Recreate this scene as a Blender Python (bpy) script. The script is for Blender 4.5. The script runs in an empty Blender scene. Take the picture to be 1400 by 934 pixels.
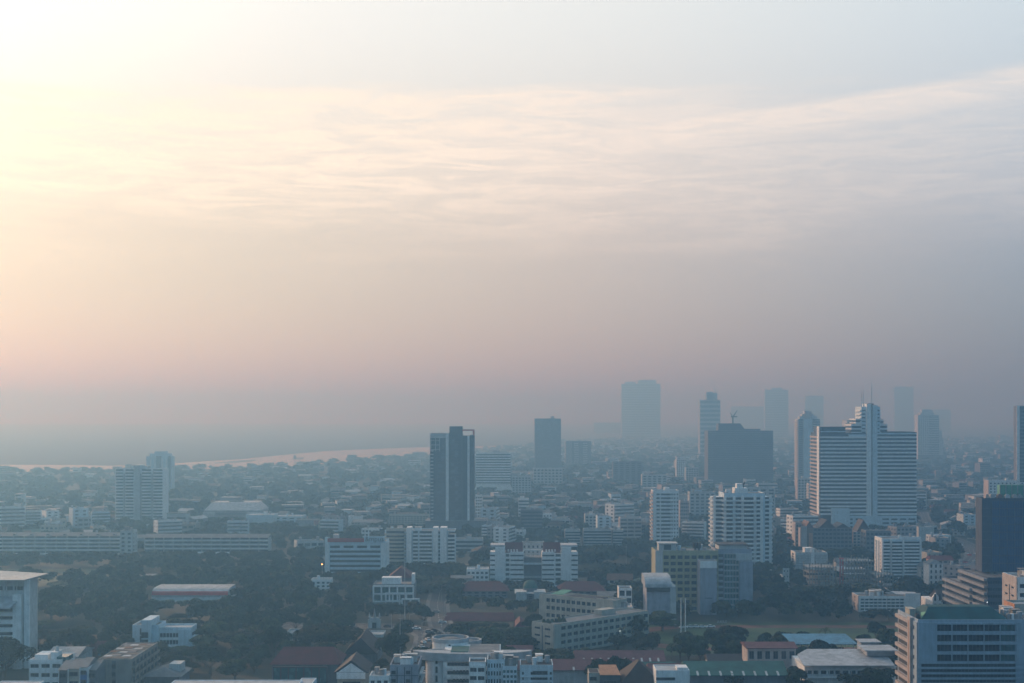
import bpy, bmesh, math, random
from mathutils import Vector, Matrix, noise
R = math.radians
random.seed(7)
scn = bpy.context.scene
COL = scn.collection
F, HZ, CAMH = 1944.0, 566.0, 110.0

def gx(px, D): return (px - 700.0) * D / F
def gz(py, D): return CAMH - (py - HZ) * D / F
def gd(py): return F * CAMH / (py - HZ)      # distance of a ground point seen at row py

# ------------------------------------------------------------------ materials
MATS = {}
def nodes(m):
    m.use_nodes = True
    nt = m.node_tree
    return nt, nt.nodes, nt.links, nt.nodes['Principled BSDF']

def mat(name, c, rough=0.75, var=0.16, scale=0.35, streak=True, metal=0.0, bump=0.0, spec=0.3):
    """painted / rendered / metal surface with patchy weathering and vertical run-off streaks"""
    if name in MATS: return MATS[name]
    m = bpy.data.materials.new(name); nt, N, L, P = nodes(m)
    geo = N.new('ShaderNodeNewGeometry')
    n1 = N.new('ShaderNodeTexNoise'); n1.inputs['Scale'].default_value = scale; n1.inputs['Detail'].default_value = 5
    L.new(geo.outputs['Position'], n1.inputs['Vector'])
    src = n1.outputs['Fac']
    if streak:
        mp = N.new('ShaderNodeMapping'); mp.inputs['Scale'].default_value = (1.3, 1.3, 0.09)
        L.new(geo.outputs['Position'], mp.inputs['Vector'])
        n2 = N.new('ShaderNodeTexNoise'); n2.inputs['Scale'].default_value = 1.0; n2.inputs['Detail'].default_value = 4
        L.new(mp.outputs[0], n2.inputs['Vector'])
        mx = N.new('ShaderNodeMath'); mx.operation = 'ADD'
        L.new(n1.outputs['Fac'], mx.inputs[0]); L.new(n2.outputs['Fac'], mx.inputs[1])
        hf = N.new('ShaderNodeMath'); hf.operation = 'MULTIPLY'; hf.inputs[1].default_value = 0.5
        L.new(mx.outputs[0], hf.inputs[0]); src = hf.outputs[0]
    rp = N.new('ShaderNodeValToRGB')
    rp.color_ramp.elements[0].position = 0.32; rp.color_ramp.elements[1].position = 0.66
    rp.color_ramp.elements[0].color = (*[v * (1 - 2.4 * var) for v in c], 1)
    rp.color_ramp.elements[1].color = (*[min(1, v * (1 + var * .6)) for v in c], 1)
    L.new(src, rp.inputs['Fac']); L.new(rp.outputs[0], P.inputs['Base Color'])
    P.inputs['Roughness'].default_value = rough; P.inputs['Metallic'].default_value = metal
    P.inputs['Specular IOR Level'].default_value = spec
    MATS[name] = m; return m

def roofmat(name, c, pitch=0.5, rough=0.7, axis=0):
    """sheet or tile roof: fine ribs running down the slope plus rust and dirt patches"""
    if name in MATS: return MATS[name]
    m = bpy.data.materials.new(name); nt, N, L, P = nodes(m)
    tc = N.new('ShaderNodeTexCoord')
    w = N.new('ShaderNodeTexWave'); w.inputs['Scale'].default_value = 1 / pitch / 2; w.bands_direction = 'X' if axis == 0 else 'Y'
    w.inputs['Distortion'].default_value = 0.3
    L.new(tc.outputs['Object'], w.inputs['Vector'])
    n = N.new('ShaderNodeTexNoise'); n.inputs['Scale'].default_value = 0.22; n.inputs['Detail'].default_value = 7; n.inputs['Roughness'].default_value = .65
    L.new(tc.outputs['Object'], n.inputs['Vector'])
    rp = N.new('ShaderNodeValToRGB')
    rp.color_ramp.elements[0].position = 0.3; rp.color_ramp.elements[1].position = 0.7
    rp.color_ramp.elements[0].color = (*[v * .5 for v in c], 1); rp.color_ramp.elements[1].color = (*[min(1, v * 1.15) for v in c], 1)
    L.new(n.outputs['Fac'], rp.inputs['Fac'])
    mr = N.new('ShaderNodeMapRange'); mr.inputs['To Min'].default_value = .78; mr.inputs['To Max'].default_value = 1
    L.new(w.outputs['Fac'], mr.inputs['Value'])
    mu = N.new('ShaderNodeMix'); mu.data_type = 'RGBA'; mu.blend_type = 'MULTIPLY'; mu.inputs['Factor'].default_value = 1
    L.new(rp.outputs[0], mu.inputs['A']); L.new(mr.outputs[0], mu.inputs['B'])
    L.new(mu.outputs['Result'], P.inputs['Base Color'])
    P.inputs['Roughness'].default_value = rough; P.inputs['Specular IOR Level'].default_value = .2
    bp = N.new('ShaderNodeBump'); bp.inputs['Strength'].default_value = .5; bp.inputs['Distance'].default_value = .05
    L.new(w.outputs['Fac'], bp.inputs['Height']); L.new(bp.outputs[0], P.inputs['Normal'])
    MATS[name] = m; return m

def glass(name, c, rough=0.15, cell=1.5, spec=0.5, hi=2.0, add=.012):
    """window glass: dark, glossy, with some panes paler than others at random"""
    if name in MATS: return MATS[name]
    m = bpy.data.materials.new(name); nt, N, L, P = nodes(m)
    geo = N.new('ShaderNodeNewGeometry')
    v = N.new('ShaderNodeTexVoronoi'); v.distance = 'CHEBYCHEV'; v.inputs['Scale'].default_value = 1 / cell; v.inputs['Randomness'].default_value = .6
    L.new(geo.outputs['Position'], v.inputs['Vector'])
    rp = N.new('ShaderNodeValToRGB'); e = rp.color_ramp.elements
    e[0].position = .55; e[0].color = (*c, 1)
    e[1].position = .95; e[1].color = (*[min(1, q * hi + add) for q in c], 1)
    sp = N.new('ShaderNodeSeparateColor'); L.new(v.outputs['Color'], sp.inputs[0])
    L.new(sp.outputs[0], rp.inputs['Fac']); L.new(rp.outputs[0], P.inputs['Base Color'])
    P.inputs['Roughness'].default_value = rough; P.inputs['Specular IOR Level'].default_value = spec
    MATS[name] = m; return m

def leafmat(name, c, c2):
    m = bpy.data.materials.new(name); nt, N, L, P = nodes(m)
    oi = N.new('ShaderNodeObjectInfo'); geo = N.new('ShaderNodeNewGeometry')
    n = N.new('ShaderNodeTexNoise'); n.inputs['Scale'].default_value = .45; n.inputs['Detail'].default_value = 3
    L.new(geo.outputs['Position'], n.inputs['Vector'])
    rp = N.new('ShaderNodeValToRGB')
    rp.color_ramp.elements[0].position = .35; rp.color_ramp.elements[1].position = .65
    rp.color_ramp.elements[0].color = (*c, 1); rp.color_ramp.elements[1].color = (*c2, 1)
    L.new(n.outputs['Fac'], rp.inputs['Fac'])
    hs = N.new('ShaderNodeHueSaturation'); mr = N.new('ShaderNodeMapRange')
    mr.inputs['To Min'].default_value = .65; mr.inputs['To Max'].default_value = 1.35
    L.new(oi.outputs['Random'], mr.inputs['Value']); L.new(mr.outputs[0], hs.inputs['Value'])
    L.new(rp.outputs[0], hs.inputs['Color']); L.new(hs.outputs[0], P.inputs['Base Color'])
    P.inputs['Roughness'].default_value = .8; P.inputs['Specular IOR Level'].default_value = .15
    MATS[name] = m; return m

M_ = dict(
 white=mat('white_paint', (.82, .84, .85), var=.12), cream=mat('cream_paint', (.46, .445, .39)), grey=mat('grey_render', (.29, .31, .34)),
 pale=mat('pale_concrete', (.50, .53, .54)), dark=mat('dark_cladding', (.07, .085, .11)), concrete=mat('raw_concrete', (.27, .27, .26), var=.2),
 bluew=mat('pale_blue_paint', (.58, .70, .78), var=.12), office=mat('blue_grey_office_paint', (.33, .42, .51), var=.12), navy=mat('dark_blue_grey_cladding', (.06, .085, .125)), beige=mat('beige_render', (.30, .27, .25)), pink=mat('pink_render_and_sunlit_flank', (.48, .42, .40)),  # pink also puts warm sunlight into the colour of many left flanks
 yellow=mat('yellowish_paint', (.38, .37, .23)), brown=mat('brown_render', (.22, .14, .10)), brick=mat('red_brick', (.27, .10, .07)),
 lilac=mat('lilac_grey_paint', (.32, .355, .43)), green=mat('green_paint', (.12, .34, .24)), orange=mat('orange_sheet', (.55, .26, .14)),
 blue=mat('blue_paint', (.04, .17, .42)), slate=mat('slate_concrete', (.15, .17, .20)), steel=mat('galvanised_steel', (.4, .42, .44), rough=.4, metal=.6),
 redp=mat('red_paint', (.45, .05, .04)), frame=mat('dark_frame', (.04, .045, .05)), bark=mat('bark', (.10, .075, .055)),
 flat=mat('weathered_flat_roof', (.17, .175, .18), var=.3, streak=False, scale=.2), whiteroof=mat('white_roof_sheet', (.36, .40, .44), streak=False, rough=.5),
 r_red=roofmat('dark_red_roof', (.11, .016, .026)), r_pink=roofmat('faded_red_roof', (.16, .065, .078)), r_brown=roofmat('brown_tile_roof', (.04, .032, .033)),
 r_green=roofmat('green_sheet_roof', (.035, .14, .13)), r_teal=roofmat('teal_sheet_roof', (.003, .085, .10)), r_grey=roofmat('grey_sheet_roof', (.2, .22, .24)),
 r_blue=roofmat('light_blue_sheet_roof', (.08, .29, .46), rough=.6), r_dark=roofmat('dark_tile_roof', (.03, .034, .045)), r_white=roofmat('pale_sheet_roof', (.4, .42, .44), rough=.5),
 r_rust=roofmat('rusty_sheet_roof', (.17, .09, .065)),
 gl=glass('dark_window_glass', (.010, .018, .030), spec=.3), glb=glass('blue_curtain_wall_glass', (.003, .055, .15), rough=.3, cell=3.2, spec=.4, hi=1.25, add=0),
 glt=glass('teal_window_glass', (.02, .075, .085)), gld=glass('tower_grey_glass', (.045, .065, .09), rough=.2, cell=3),
 glk=glass('black_glass_and_opening_shade', (.008, .01, .013), rough=.5),  # near-black panes; also paints the shade inside open galleries and doorways
)
M_['leaf'] = leafmat('dark_foliage', (.005, .015, .009), (.017, .038, .018))
M_['leaf2'] = leafmat('olive_foliage', (.013, .025, .011), (.045, .068, .028))

# ------------------------------------------------------------------ mesh builder
class MB:
    def __init__(s): s.v = []; s.f = []; s.mi = []
    def add(s, vs, fs, mi=0):
        b = len(s.v); s.v += [tuple(v) for v in vs]; s.f += [tuple(i + b for i in f) for f in fs]; s.mi += [mi] * len(fs); return s
    def box(s, x0, x1, y0, y1, z0, z1, mi=0):
        if x0 > x1: x0, x1 = x1, x0
        if y0 > y1: y0, y1 = y1, y0
        if z0 > z1: z0, z1 = z1, z0
        return s.add([(x0,y0,z0),(x1,y0,z0),(x1,y1,z0),(x0,y1,z0),(x0,y0,z1),(x1,y0,z1),(x1,y1,z1),(x0,y1,z1)],
              [(3,2,1,0),(4,5,6,7),(0,1,5,4),(1,2,6,5),(2,3,7,6),(3,0,4,7)], mi)
    def prism(s, pts, z0, z1, mi=0):      # pts counter-clockwise outline in x,y
        n = len(pts)
        return s.add([(p[0], p[1], z0) for p in pts] + [(p[0], p[1], z1) for p in pts],
              [tuple(range(n))[::-1], tuple(range(n, 2 * n))] + [(i, (i + 1) % n, n + (i + 1) % n, n + i) for i in range(n)], mi)
    def profile_x(s, pts, x0, x1, mi=0):  # pts outline in y,z swept along x
        n = len(pts)
        return s.add([(x0, p[0], p[1]) for p in pts] + [(x1, p[0], p[1]) for p in pts],
              [tuple(range(n)), tuple(range(n, 2 * n))[::-1]] + [(i, n + i, n + (i + 1) % n, (i + 1) % n) for i in range(n)], mi)
    def profile_y(s, pts, y0, y1, mi=0):  # pts outline in x,z swept along y
        n = len(pts)
        return s.add([(p[0], y0, p[1]) for p in pts] + [(p[0], y1, p[1]) for p in pts],
              [tuple(range(n))[::-1], tuple(range(n, 2 * n))] + [(i, (i + 1) % n, n + (i + 1) % n, n + i) for i in range(n)], mi)
    def hip(s, x0, x1, y0, y1, z0, z1, inset, mi=0):   # hipped roof, ridge along the longer side
        if (x1 - x0) >= (y1 - y0): a, b = (x0 + inset, (y0 + y1) / 2), (x1 - inset, (y0 + y1) / 2)
        else: a, b = ((x0 + x1) / 2, y0 + inset), ((x0 + x1) / 2, y1 - inset)
        vs = [(x0,y0,z0),(x1,y0,z0),(x1,y1,z0),(x0,y1,z0),(*a, z1),(*b, z1)]
        fs = [(3,2,1,0),(0,1,5,4),(1,2,5),(2,3,4,5),(3,0,4)] if (x1 - x0) >= (y1 - y0) else [(3,2,1,0),(0,1,4),(1,2,5,4),(2,3,5),(3,0,4,5)]
        return s.add(vs, fs, mi)
    def cyl(s, x, y, r0, r1, z0, z1, n=10, mi=0):
        vs = [(x + r0 * math.cos(2*math.pi*i/n), y + r0 * math.sin(2*math.pi*i/n), z0) for i in range(n)] + \
             [(x + r1 * math.cos(2*math.pi*i/n), y + r1 * math.sin(2*math.pi*i/n), z1) for i in range(n)]
        return s.add(vs, [tuple(range(n))[::-1], tuple(range(n, 2*n))] + [(i, (i+1) % n, n + (i+1) % n, n + i) for i in range(n)], mi)
    def rod(s, a, b, r, n=6, r2=None, mi=0):
        a, b = Vector(a), Vector(b); d = (b - a).normalized(); u = d.orthogonal().normalized(); w = d.cross(u); r2 = r if r2 is None else r2
        vs = [a + (u * math.cos(t) + w * math.sin(t)) * r for t in (2*math.pi*i/n for i in range(n))] + \
             [b + (u * math.cos(t) + w * math.sin(t)) * r2 for t in (2*math.pi*i/n for i in range(n))]
        return s.add(vs, [tuple(range(n))[::-1], tuple(range(n, 2*n))] + [(i, (i+1) % n, n + (i+1) % n, n + i) for i in range(n)], mi)
    def mesh(s, name, m):
        me = bpy.data.meshes.new(name); me.from_pydata(s.v, [], s.f)
        for q in (m if isinstance(m, (list, tuple)) else [m]): me.materials.append(q)
        if isinstance(m, (list, tuple)): me.polygons.foreach_set('material_index', s.mi)
        me.update(); return me
    def build(s, name, m, parent=None, loc=None, rz=0):
        if not s.v: return None
        o = bpy.data.objects.new(name, s.mesh(name, m)); COL.objects.link(o)
        if parent: o.parent = parent
        if loc: o.location = loc
        if rz: o.rotation_euler[2] = rz
        return o

def tag(o, label=None, cat=None, group=None, kind=None):
    if label: o['label'] = label
    if cat: o['category'] = cat
    if group: o['group'] = group
    if kind: o['kind'] = kind
    return o
def empty(name, loc, rz=0, label=None, cat=None, group=None):
    o = bpy.data.objects.new(name, None); COL.objects.link(o); o.location = loc; o.rotation_euler[2] = rz
    o.empty_display_size = 2
    return tag(o, label, cat, group)

_pane = {}
def pane(name, w, h, t, m, parent, loc, rz=0):
    """a shared-mesh box w x t x h centred in x, standing at its bottom, front at y=-t"""
    k = (name, round(w, 2), round(h, 2), round(t, 2), m.name)
    if k not in _pane:
        _pane[k] = MB().box(-w/2, w/2, -t, 0, 0, h).mesh(name, m)
    o = bpy.data.objects.new(name, _pane[k]); COL.objects.link(o); o.parent = parent; o.location = loc
    if rz: o.rotation_euler[2] = rz
    return o

HERO = []       # (px, D, short description) landmarks that other labels can refer to
OCC = []        # occupied ground circles (x, y, r)
VIS = []        # (px0, px1, D, lowest row of the facade the photograph shows)
BOXES = []      # occupied screen-independent footprints (x0,x1,y0,y1)
SKYS = 0.03
VEIL_HOR  = [(0, (.8, .6, .38)), (.12, (.54, .48, .31)), (.17, (.49, .45, .335)), (.24, (.385, .36, .335)), (.34, (.11, .20, .32)), (.50,(.05,.22,.41)), (1, (.06, .31, .58))]
VEIL_LOW  = [(0, (1.0, .76, .50)), (.12, (.66, .54, .375)), (.17, (.62, .525, .40)), (.24, (.57, .50, .445)), (.34, (.34, .42, .54)), (.50,(.06,.25,.45)), (1, (.06, .32, .60))]
VEIL_HIGH = [(0, (1.3, 1.22, 1.05)), (.11, (1.0, .97, .87)), (.17, (.87, .87, .81)), (.24, (.77, .81, .79)), (.34, (.57, .70, .78)), (.50,(.10,.30,.50)), (1, (.06, .32, .60))]
CLOUDCOL = [(0, (1.3, 1.1, .82)), (.12, (.97, .82, .56)), (.17, (1.0, .85, .64)), (.24, (.95, .83, .70)), (.34, (.76, .76, .74)), (.5, (.16, .25, .37)), (1,(.13,.28,.45))]
CLOUD = .92
HAZE_TOP, HAZE_COL, HAZE_ABS, HAZE_D, HAZE_G = 282.0, (.18, .405, .67), (.52, .17, .0), 1 / 1850.0, .60
EXPO, VB = 0.02, 2
# ------------------------------------------------------------------ camera, light, sky, air
cam = bpy.data.cameras.new('camera'); co = bpy.data.objects.new('camera', cam); COL.objects.link(co)
co.location = (0, 0, CAMH); co.rotation_euler = (R(90), 0, 0)
cam.sensor_width = 36; cam.lens = 36 * F / 1400; cam.shift_y = (HZ - 467) / 1400.0
cam.clip_start = 1; cam.clip_end = 60000; scn.camera = co

SUN_AZ, SUN_EL = R(-40), R(17)
sd = Vector((math.sin(SUN_AZ) * math.cos(SUN_EL), math.cos(SUN_AZ) * math.cos(SUN_EL), math.sin(SUN_EL)))
sl = bpy.data.lights.new('sun', 'SUN'); sl.energy = 2.3; sl.angle = R(2.0); sl.color = (1, .75, .48)
so = bpy.data.objects.new('sun', sl); COL.objects.link(so); so.rotation_euler = sd.to_track_quat('Z', 'Y').to_euler()
so.location = sd * 500

w = bpy.data.worlds.new('World'); scn.world = w; w.use_nodes = True
nt = w.node_tree; N, L = nt.nodes, nt.links; N.clear()
out = N.new('ShaderNodeOutputWorld')
def math_(op, a, b=None, clamp=False):
    m = N.new('ShaderNodeMath'); m.operation = op; m.use_clamp = clamp
    for i, q in enumerate((a, b)):
        if q is None: continue
        if isinstance(q, (int, float)): m.inputs[i].default_value = q
        else: L.new(q, m.inputs[i])
    return m.outputs[0]
def ramp(fac, stops):
    r = N.new('ShaderNodeValToRGB'); e = r.color_ramp.elements
    while len(e) < len(stops): e.new(.5)
    for el, (p, c) in zip(e, stops): el.position = p; el.color = (*c, 1)
    L.new(fac, r.inputs[0]); return r.outputs[0]
def mixc(f, a, b, mode='MIX'):
    m = N.new('ShaderNodeMix'); m.data_type = 'RGBA'; m.blend_type = mode
    for k, q in (('Factor', f), ('A', a), ('B', b)):
        if isinstance(q, (int, float)): m.inputs[k].default_value = q
        elif isinstance(q, tuple): m.inputs[k].default_value = (*q, 1)
        else: L.new(q, m.inputs[k])
    return m.outputs['Result']
sky = N.new('ShaderNodeTexSky'); sky.sky_type = 'NISHITA'; sky.sun_disc = False
sky.sun_elevation = SUN_EL; sky.sun_rotation = SUN_AZ; sky.air_density = 1.0; sky.dust_density = 1.2
bg1 = N.new('ShaderNodeBackground'); bg1.inputs[1].default_value = SKYS
L.new(sky.outputs[0], bg1.inputs[0])
# thin high veil of lit moisture: colour by the angle from the sun and the height above the horizon
tc = N.new('ShaderNodeTexCoord'); V = tc.outputs['Generated']
sep = N.new('ShaderNodeSeparateXYZ'); L.new(V, sep.inputs[0])
dp = N.new('ShaderNodeVectorMath'); dp.operation = 'DOT_PRODUCT'; L.new(V, dp.inputs[0]); dp.inputs[1].default_value = sd
ang = math_('DIVIDE', math_('ARCCOSINE', dp.outputs['Value']), math.pi)      # 0 at the sun .. 1 opposite
warm = ramp(ang, VEIL_LOW)
cool = ramp(ang, VEIL_HIGH)
el = math_('DIVIDE', math_('ARCSINE', sep.outputs['Z']), R(90))              # 0 horizon .. 1 zenith
mr = N.new('ShaderNodeMapRange'); mr.interpolation_type = 'SMOOTHSTEP'
mr.inputs['From Min'].default_value = R(6) / R(90); mr.inputs['From Max'].default_value = R(17) / R(90)
L.new(el, mr.inputs[0])
mh = N.new('ShaderNodeMapRange'); mh.interpolation_type = 'SMOOTHSTEP'
mh.inputs['From Min'].default_value = R(0) / R(90); mh.inputs['From Max'].default_value = R(11.5) / R(90); L.new(el, mh.inputs[0])
veil = mixc(mr.outputs[0], mixc(mh.outputs[0], ramp(ang, VEIL_HOR), warm), cool)
# long streaks of high cloud
az = math_('ARCTAN2', sep.outputs['X'], sep.outputs['Y'])
cv = N.new('ShaderNodeCombineXYZ'); L.new(az, cv.inputs[0]); L.new(math_('ARCSINE', sep.outputs['Z']), cv.inputs[1])
def noi(sx, sy, sc, det, ro, off, dist=0.4, rot=0):
    mp = N.new('ShaderNodeMapping'); mp.inputs['Scale'].default_value = (sx, sy, 1); mp.inputs['Location'].default_value = off
    mp.inputs['Rotation'].default_value = (0, 0, rot)
    L.new(cv.outputs[0], mp.inputs[0]); n = N.new('ShaderNodeTexNoise'); n.inputs['Scale'].default_value = sc
    n.inputs['Detail'].default_value = det; n.inputs['Roughness'].default_value = ro; n.inputs['Distortion'].default_value = dist
    L.new(mp.outputs[0], n.inputs[0]); return n.outputs['Fac']
big = noi(3, 22, 1.0, 4, .5, (3.1, .7, 0), .6)
fine = noi(13, 105, 1.0, 8, .68, (1.0, 2.0, 0), 1.0, R(3))
# the band of cloud lies between about 8 and 13 degrees, its upper edge uneven
edge = math_('ADD', math_('ARCSINE', sep.outputs['Z']), math_('MULTIPLY', math_('SUBTRACT', big, .5), .085))
def sstep(v, a, b):
    m = N.new('ShaderNodeMapRange'); m.interpolation_type = 'SMOOTHSTEP'; m.inputs['From Min'].default_value = a; m.inputs['From Max'].default_value = b
    L.new(v, m.inputs[0]); return m.outputs[0]
band = math_('MULTIPLY', sstep(edge, R(5), R(9.5)), math_('SUBTRACT', 1.0, sstep(edge, R(12.0), R(13.2))))
tex = math_('ADD', .36, math_('MULTIPLY', sstep(fine, .38, .64), .64))
rightfade = math_('SUBTRACT', 1.0, math_('MULTIPLY', sstep(az, -.05, .22), .55))
cl1 = math_('MULTIPLY', math_('MULTIPLY', band, tex), rightfade)
# a separate wisp climbing towards the upper right
line = math_('ADD', .198, math_('MULTIPLY', math_('MAXIMUM', math_('SUBTRACT', az, .10), 0.0), .11))
dd = math_('SUBTRACT', math_('ADD', math_('ARCSINE', sep.outputs['Z']), math_('MULTIPLY', math_('SUBTRACT', big, .5), .02)), line)
wisp = math_('MULTIPLY', math_('MULTIPLY', sstep(dd, -.030, -.006), math_('SUBTRACT', 1.0, sstep(dd, .0, .007))), sstep(az, -.02, .12))
cl2 = math_('MULTIPLY', wisp, math_('ADD', .55, math_('MULTIPLY', sstep(fine, .35, .62), .45)))
cl = math_('MULTIPLY', math_('MAXIMUM', cl1, cl2), CLOUD, True)
veil2 = mixc(cl, veil, mixc(.5, ramp(ang, CLOUDCOL), ramp(ang, CLOUDCOL)))
bg2 = N.new('ShaderNodeBackground'); bg2.inputs[1].default_value = 1.0; L.new(veil2, bg2.inputs[0])
ad = N.new('ShaderNodeAddShader'); L.new(bg1.outputs[0], ad.inputs[0]); L.new(bg2.outputs[0], ad.inputs[1]); L.new(ad.outputs[0], out.inputs['Surface'])

# the smoky morning air over the city
hz = MB().box(-11000, 11000, -700, 15000, -2.0, HAZE_TOP).build('haze', None)
hm = bpy.data.materials.new('morning_haze'); hm.use_nodes = True; n_ = hm.node_tree.nodes; n_.clear()
ho = n_.new('ShaderNodeOutputMaterial'); pv = n_.new('ShaderNodeVolumePrincipled')
pv.inputs['Color'].default_value = (*HAZE_COL, 1); pv.inputs['Absorption Color'].default_value = (*HAZE_ABS, 1)
pv.inputs['Density'].default_value = HAZE_D; pv.inputs['Anisotropy'].default_value = HAZE_G
hm.node_tree.links.new(pv.outputs[0], ho.inputs['Volume'])
hz.data.materials.clear(); hz.data.materials.append(hm)
tag(hz, 'pale blue grey morning haze thickening with distance over the whole city', 'haze', kind='stuff')

scn.view_settings.view_transform = 'Standard'; scn.view_settings.look = 'None'
scn.view_settings.exposure = EXPO; scn.view_settings.gamma = 1
cy = scn.cycles
cy.use_denoising = True
try: cy.denoiser = 'OPENIMAGEDENOISE'; cy.denoising_input_passes = 'RGB_ALBEDO_NORMAL'
except Exception: pass
cy.max_bounces = 5; cy.diffuse_bounces = 2; cy.glossy_bounces = 2; cy.transmission_bounces = 2; cy.volume_bounces = VB
cy.sample_clamp_indirect = 4; cy.caustics_reflective = False; cy.caustics_refractive = False
cy.use_adaptive_sampling = False
g = MB().add([(-11500,-700,0),(11500,-700,0),(11500,15500,0),(-11500,15500,0)],[(0,1,2,3)]).build('ground', mat('ground',(.017,.026,.014),var=.3,scale=.02,streak=False)); tag(g,kind='structure')
# ------------------------------------------------------------------ building kit
class Bld:
    """one building: an Empty at its base; local x runs along its front, y goes away from the viewer, z up"""
    def __init__(s, name, label, cat, px0, px1, D, depth, ytop=None, h=None, rz=0, wall='white', desc=None, group=None, foot=True, vis=.84):
        s.D = D; s.pc = (px0 + px1) / 2; s.w = (px1 - px0) * D / F; s.d = depth
        s.h = gz(ytop, D) if ytop is not None else h
        s.root = empty(name, (gx(s.pc, D), D, 0), rz, label, cat, group)
        s.wm = [M_[wall]]; s.wb = MB(); s.x0, s.x1 = -s.w / 2, s.w / 2
        if desc: HERO.append((s.pc, D, desc))
        vb_ = HZ + F*CAMH/D; vt = HZ - (s.h - CAMH)*F/D if s.h else vb_; VIS.append((px0-4, px1+4, D, vt + (vb_-vt)*vis))
        if foot:
            c = (gx(s.pc, D), D + depth / 2)
            if rz: r = max(s.w, depth) * .5; BOXES.append((c[0]-r-3, c[0]+r+3, D-3, D+2*r+3)) if rz is True else OCC.append((gx(s.pc, D) - math.sin(rz)*depth/2, D + math.cos(rz)*depth/2, max(s.w, depth) * .5 + 4))
            else: BOXES.append((c[0] - s.w/2 - 5, c[0] + s.w/2 + 5, D - 6, D + depth + 5))
    def lx(s, px): return (px - s.pc) * s.D / F
    def lz(s, py): return gz(py, s.D)
    def mi(s, m):
        m = M_[m]
        if m not in s.wm: s.wm.append(m)
        return s.wm.index(m)
    def core(s, x0=None, x1=None, y0=0, y1=None, z0=0, z1=None, m=None):
        s.wb.box(s.x0 if x0 is None else x0, s.x1 if x1 is None else x1, y0, s.d if y1 is None else y1, z0, s.h if z1 is None else z1, 0 if m is None else s.mi(m))
    def skin(s, side, u0, u1, z0, z1, d0, d1, mi=0, at=None, mb=None):
        b = mb or s.wb
        if side == 'F': a = at or 0; b.box(u0, u1, a - d1, a - d0, z0, z1, mi)
        elif side == 'L': a = s.x0 if at is None else at; b.box(a - d1, a - d0, u0, u1, z0, z1, mi)
        else: a = s.x1 if at is None else at; b.box(a + d0, a + d1, u0, u1, z0, z1, mi)
    def put(s, side, name, u, z, w_, h_, m, t=.06, at=None):
        if side == 'F': loc, r = (u, at or 0, z), 0
        elif side == 'L': loc, r = (s.x0 if at is None else at, u, z), -math.pi/2
        else: loc, r = (s.x1 if at is None else at, u, z), math.pi/2
        o = pane(name, w_, h_, t, M_[m], s.root, loc, r)
        if s.D < 760 and name in ('window', 'window_band', 'glass_panel', 'stair_window', 'stair_opening') and w_ > .8:
            k = ('wf', round(w_, 2), round(h_, 2), round(t, 2))
            if k not in _pane:
                fm_ = MB(); nm = max(1, int(round(w_/1.3)))
                for j in range(nm + 1): x = -w_/2 + .06 + (w_-.12)*j/nm; fm_.box(x-.05, x+.05, -t-.07, -t-.004, .08, h_-.08)
                fm_.box(-w_/2, w_/2, -t-.09, -t-.004, 0, .08); fm_.box(-w_/2, w_/2, -t-.09, -t-.004, h_-.08, h_)
                _pane[k] = fm_.mesh('frame', M_['slate'])
            f_ = bpy.data.objects.new('frame', _pane[k]); COL.objects.link(f_); f_.parent = o
        return o
    def grid(s, side, u0, u1, z0, n, fh, nc, wf=.6, hf=.5, sill=.3, m='gl', t=.28, at=None, name='window', frame=None, skip=()):
        """n storeys x nc recessed windows between proud spandrels and piers"""
        mi = 0 if frame is None else s.mi(frame)
        cw = (u1 - u0) / nc
        for k in range(n + 1):
            a = z0 + (k - 1) * fh + fh * (sill + hf) if k else z0
            b = z0 + k * fh + fh * sill if k < n else z0 + n * fh
            if b > a + .01: s.skin(side, u0, u1, a, b, 0, t, mi, at)
        for j in range(nc + 1):
            a = u0 + (j - 1) * cw + cw * (.5 + wf/2) if j else u0
            b = u0 + j * cw + cw * (.5 - wf/2) if j < nc else u1
            if b > a + .02: s.skin(side, a, b, z0, z0 + n * fh, 0, t - .03, mi, at)
        for k in range(n):
            for j in range(nc):
                if (k, j) in skip: continue
                s.put(side, name, u0 + (j + .5) * cw, z0 + k * fh + fh * sill, cw * wf, fh * hf, m, .06, at)
    def bands(s, side, u0, u1, z0, n, fh, hf=.5, sill=.35, m='gl', t=.35, at=None, frame=None, name='window_band'):
        s.grid(side, u0, u1, z0, n, fh, 1, 1.0, hf, sill, m, t, at, name, frame)
    def balc(s, side, u0, u1, z0, n, fh, proj=1.3, par=1.0, m='white', at=None, k=1):
        for i in range(n):
            b = MB(); 
            key = ('balc', round(u1-u0, 2), round(proj, 2), round(par, 2), m)
            if key not in _pane:
                w_ = u1 - u0
                _pane[key] = MB().box(-w_/2, w_/2, -proj, 0, -.1, .12).box(-w_/2, w_/2, -proj-.02, -proj+.12, .12, par).box(-w_/2+.02, -w_/2+.14, -proj+.12, 0, .12, par-.02).box(w_/2-.14, w_/2-.02, -proj+.12, 0, .12, par-.02).mesh('balcony', M_[m])
            o = bpy.data.objects.new('balcony', _pane[key]); COL.objects.link(o); o.parent = s.root
            u = (u0 + u1) / 2; z = z0 + i * fh
            if side == 'F': o.location = (u, (at or 0) - .003, z)
            elif side == 'L': o.location = ((s.x0 if at is None else at) - .003, u, z); o.rotation_euler[2] = -math.pi/2
            else: o.location = ((s.x1 if at is None else at) + .003, u, z); o.rotation_euler[2] = math.pi/2
    def part(s, name, mb, m, label=None):
        o = mb.build(name, [M_[q] for q in m] if isinstance(m, (list, tuple)) else M_[m], s.root)
        if o and label: o['label'] = label
        return o
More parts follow.
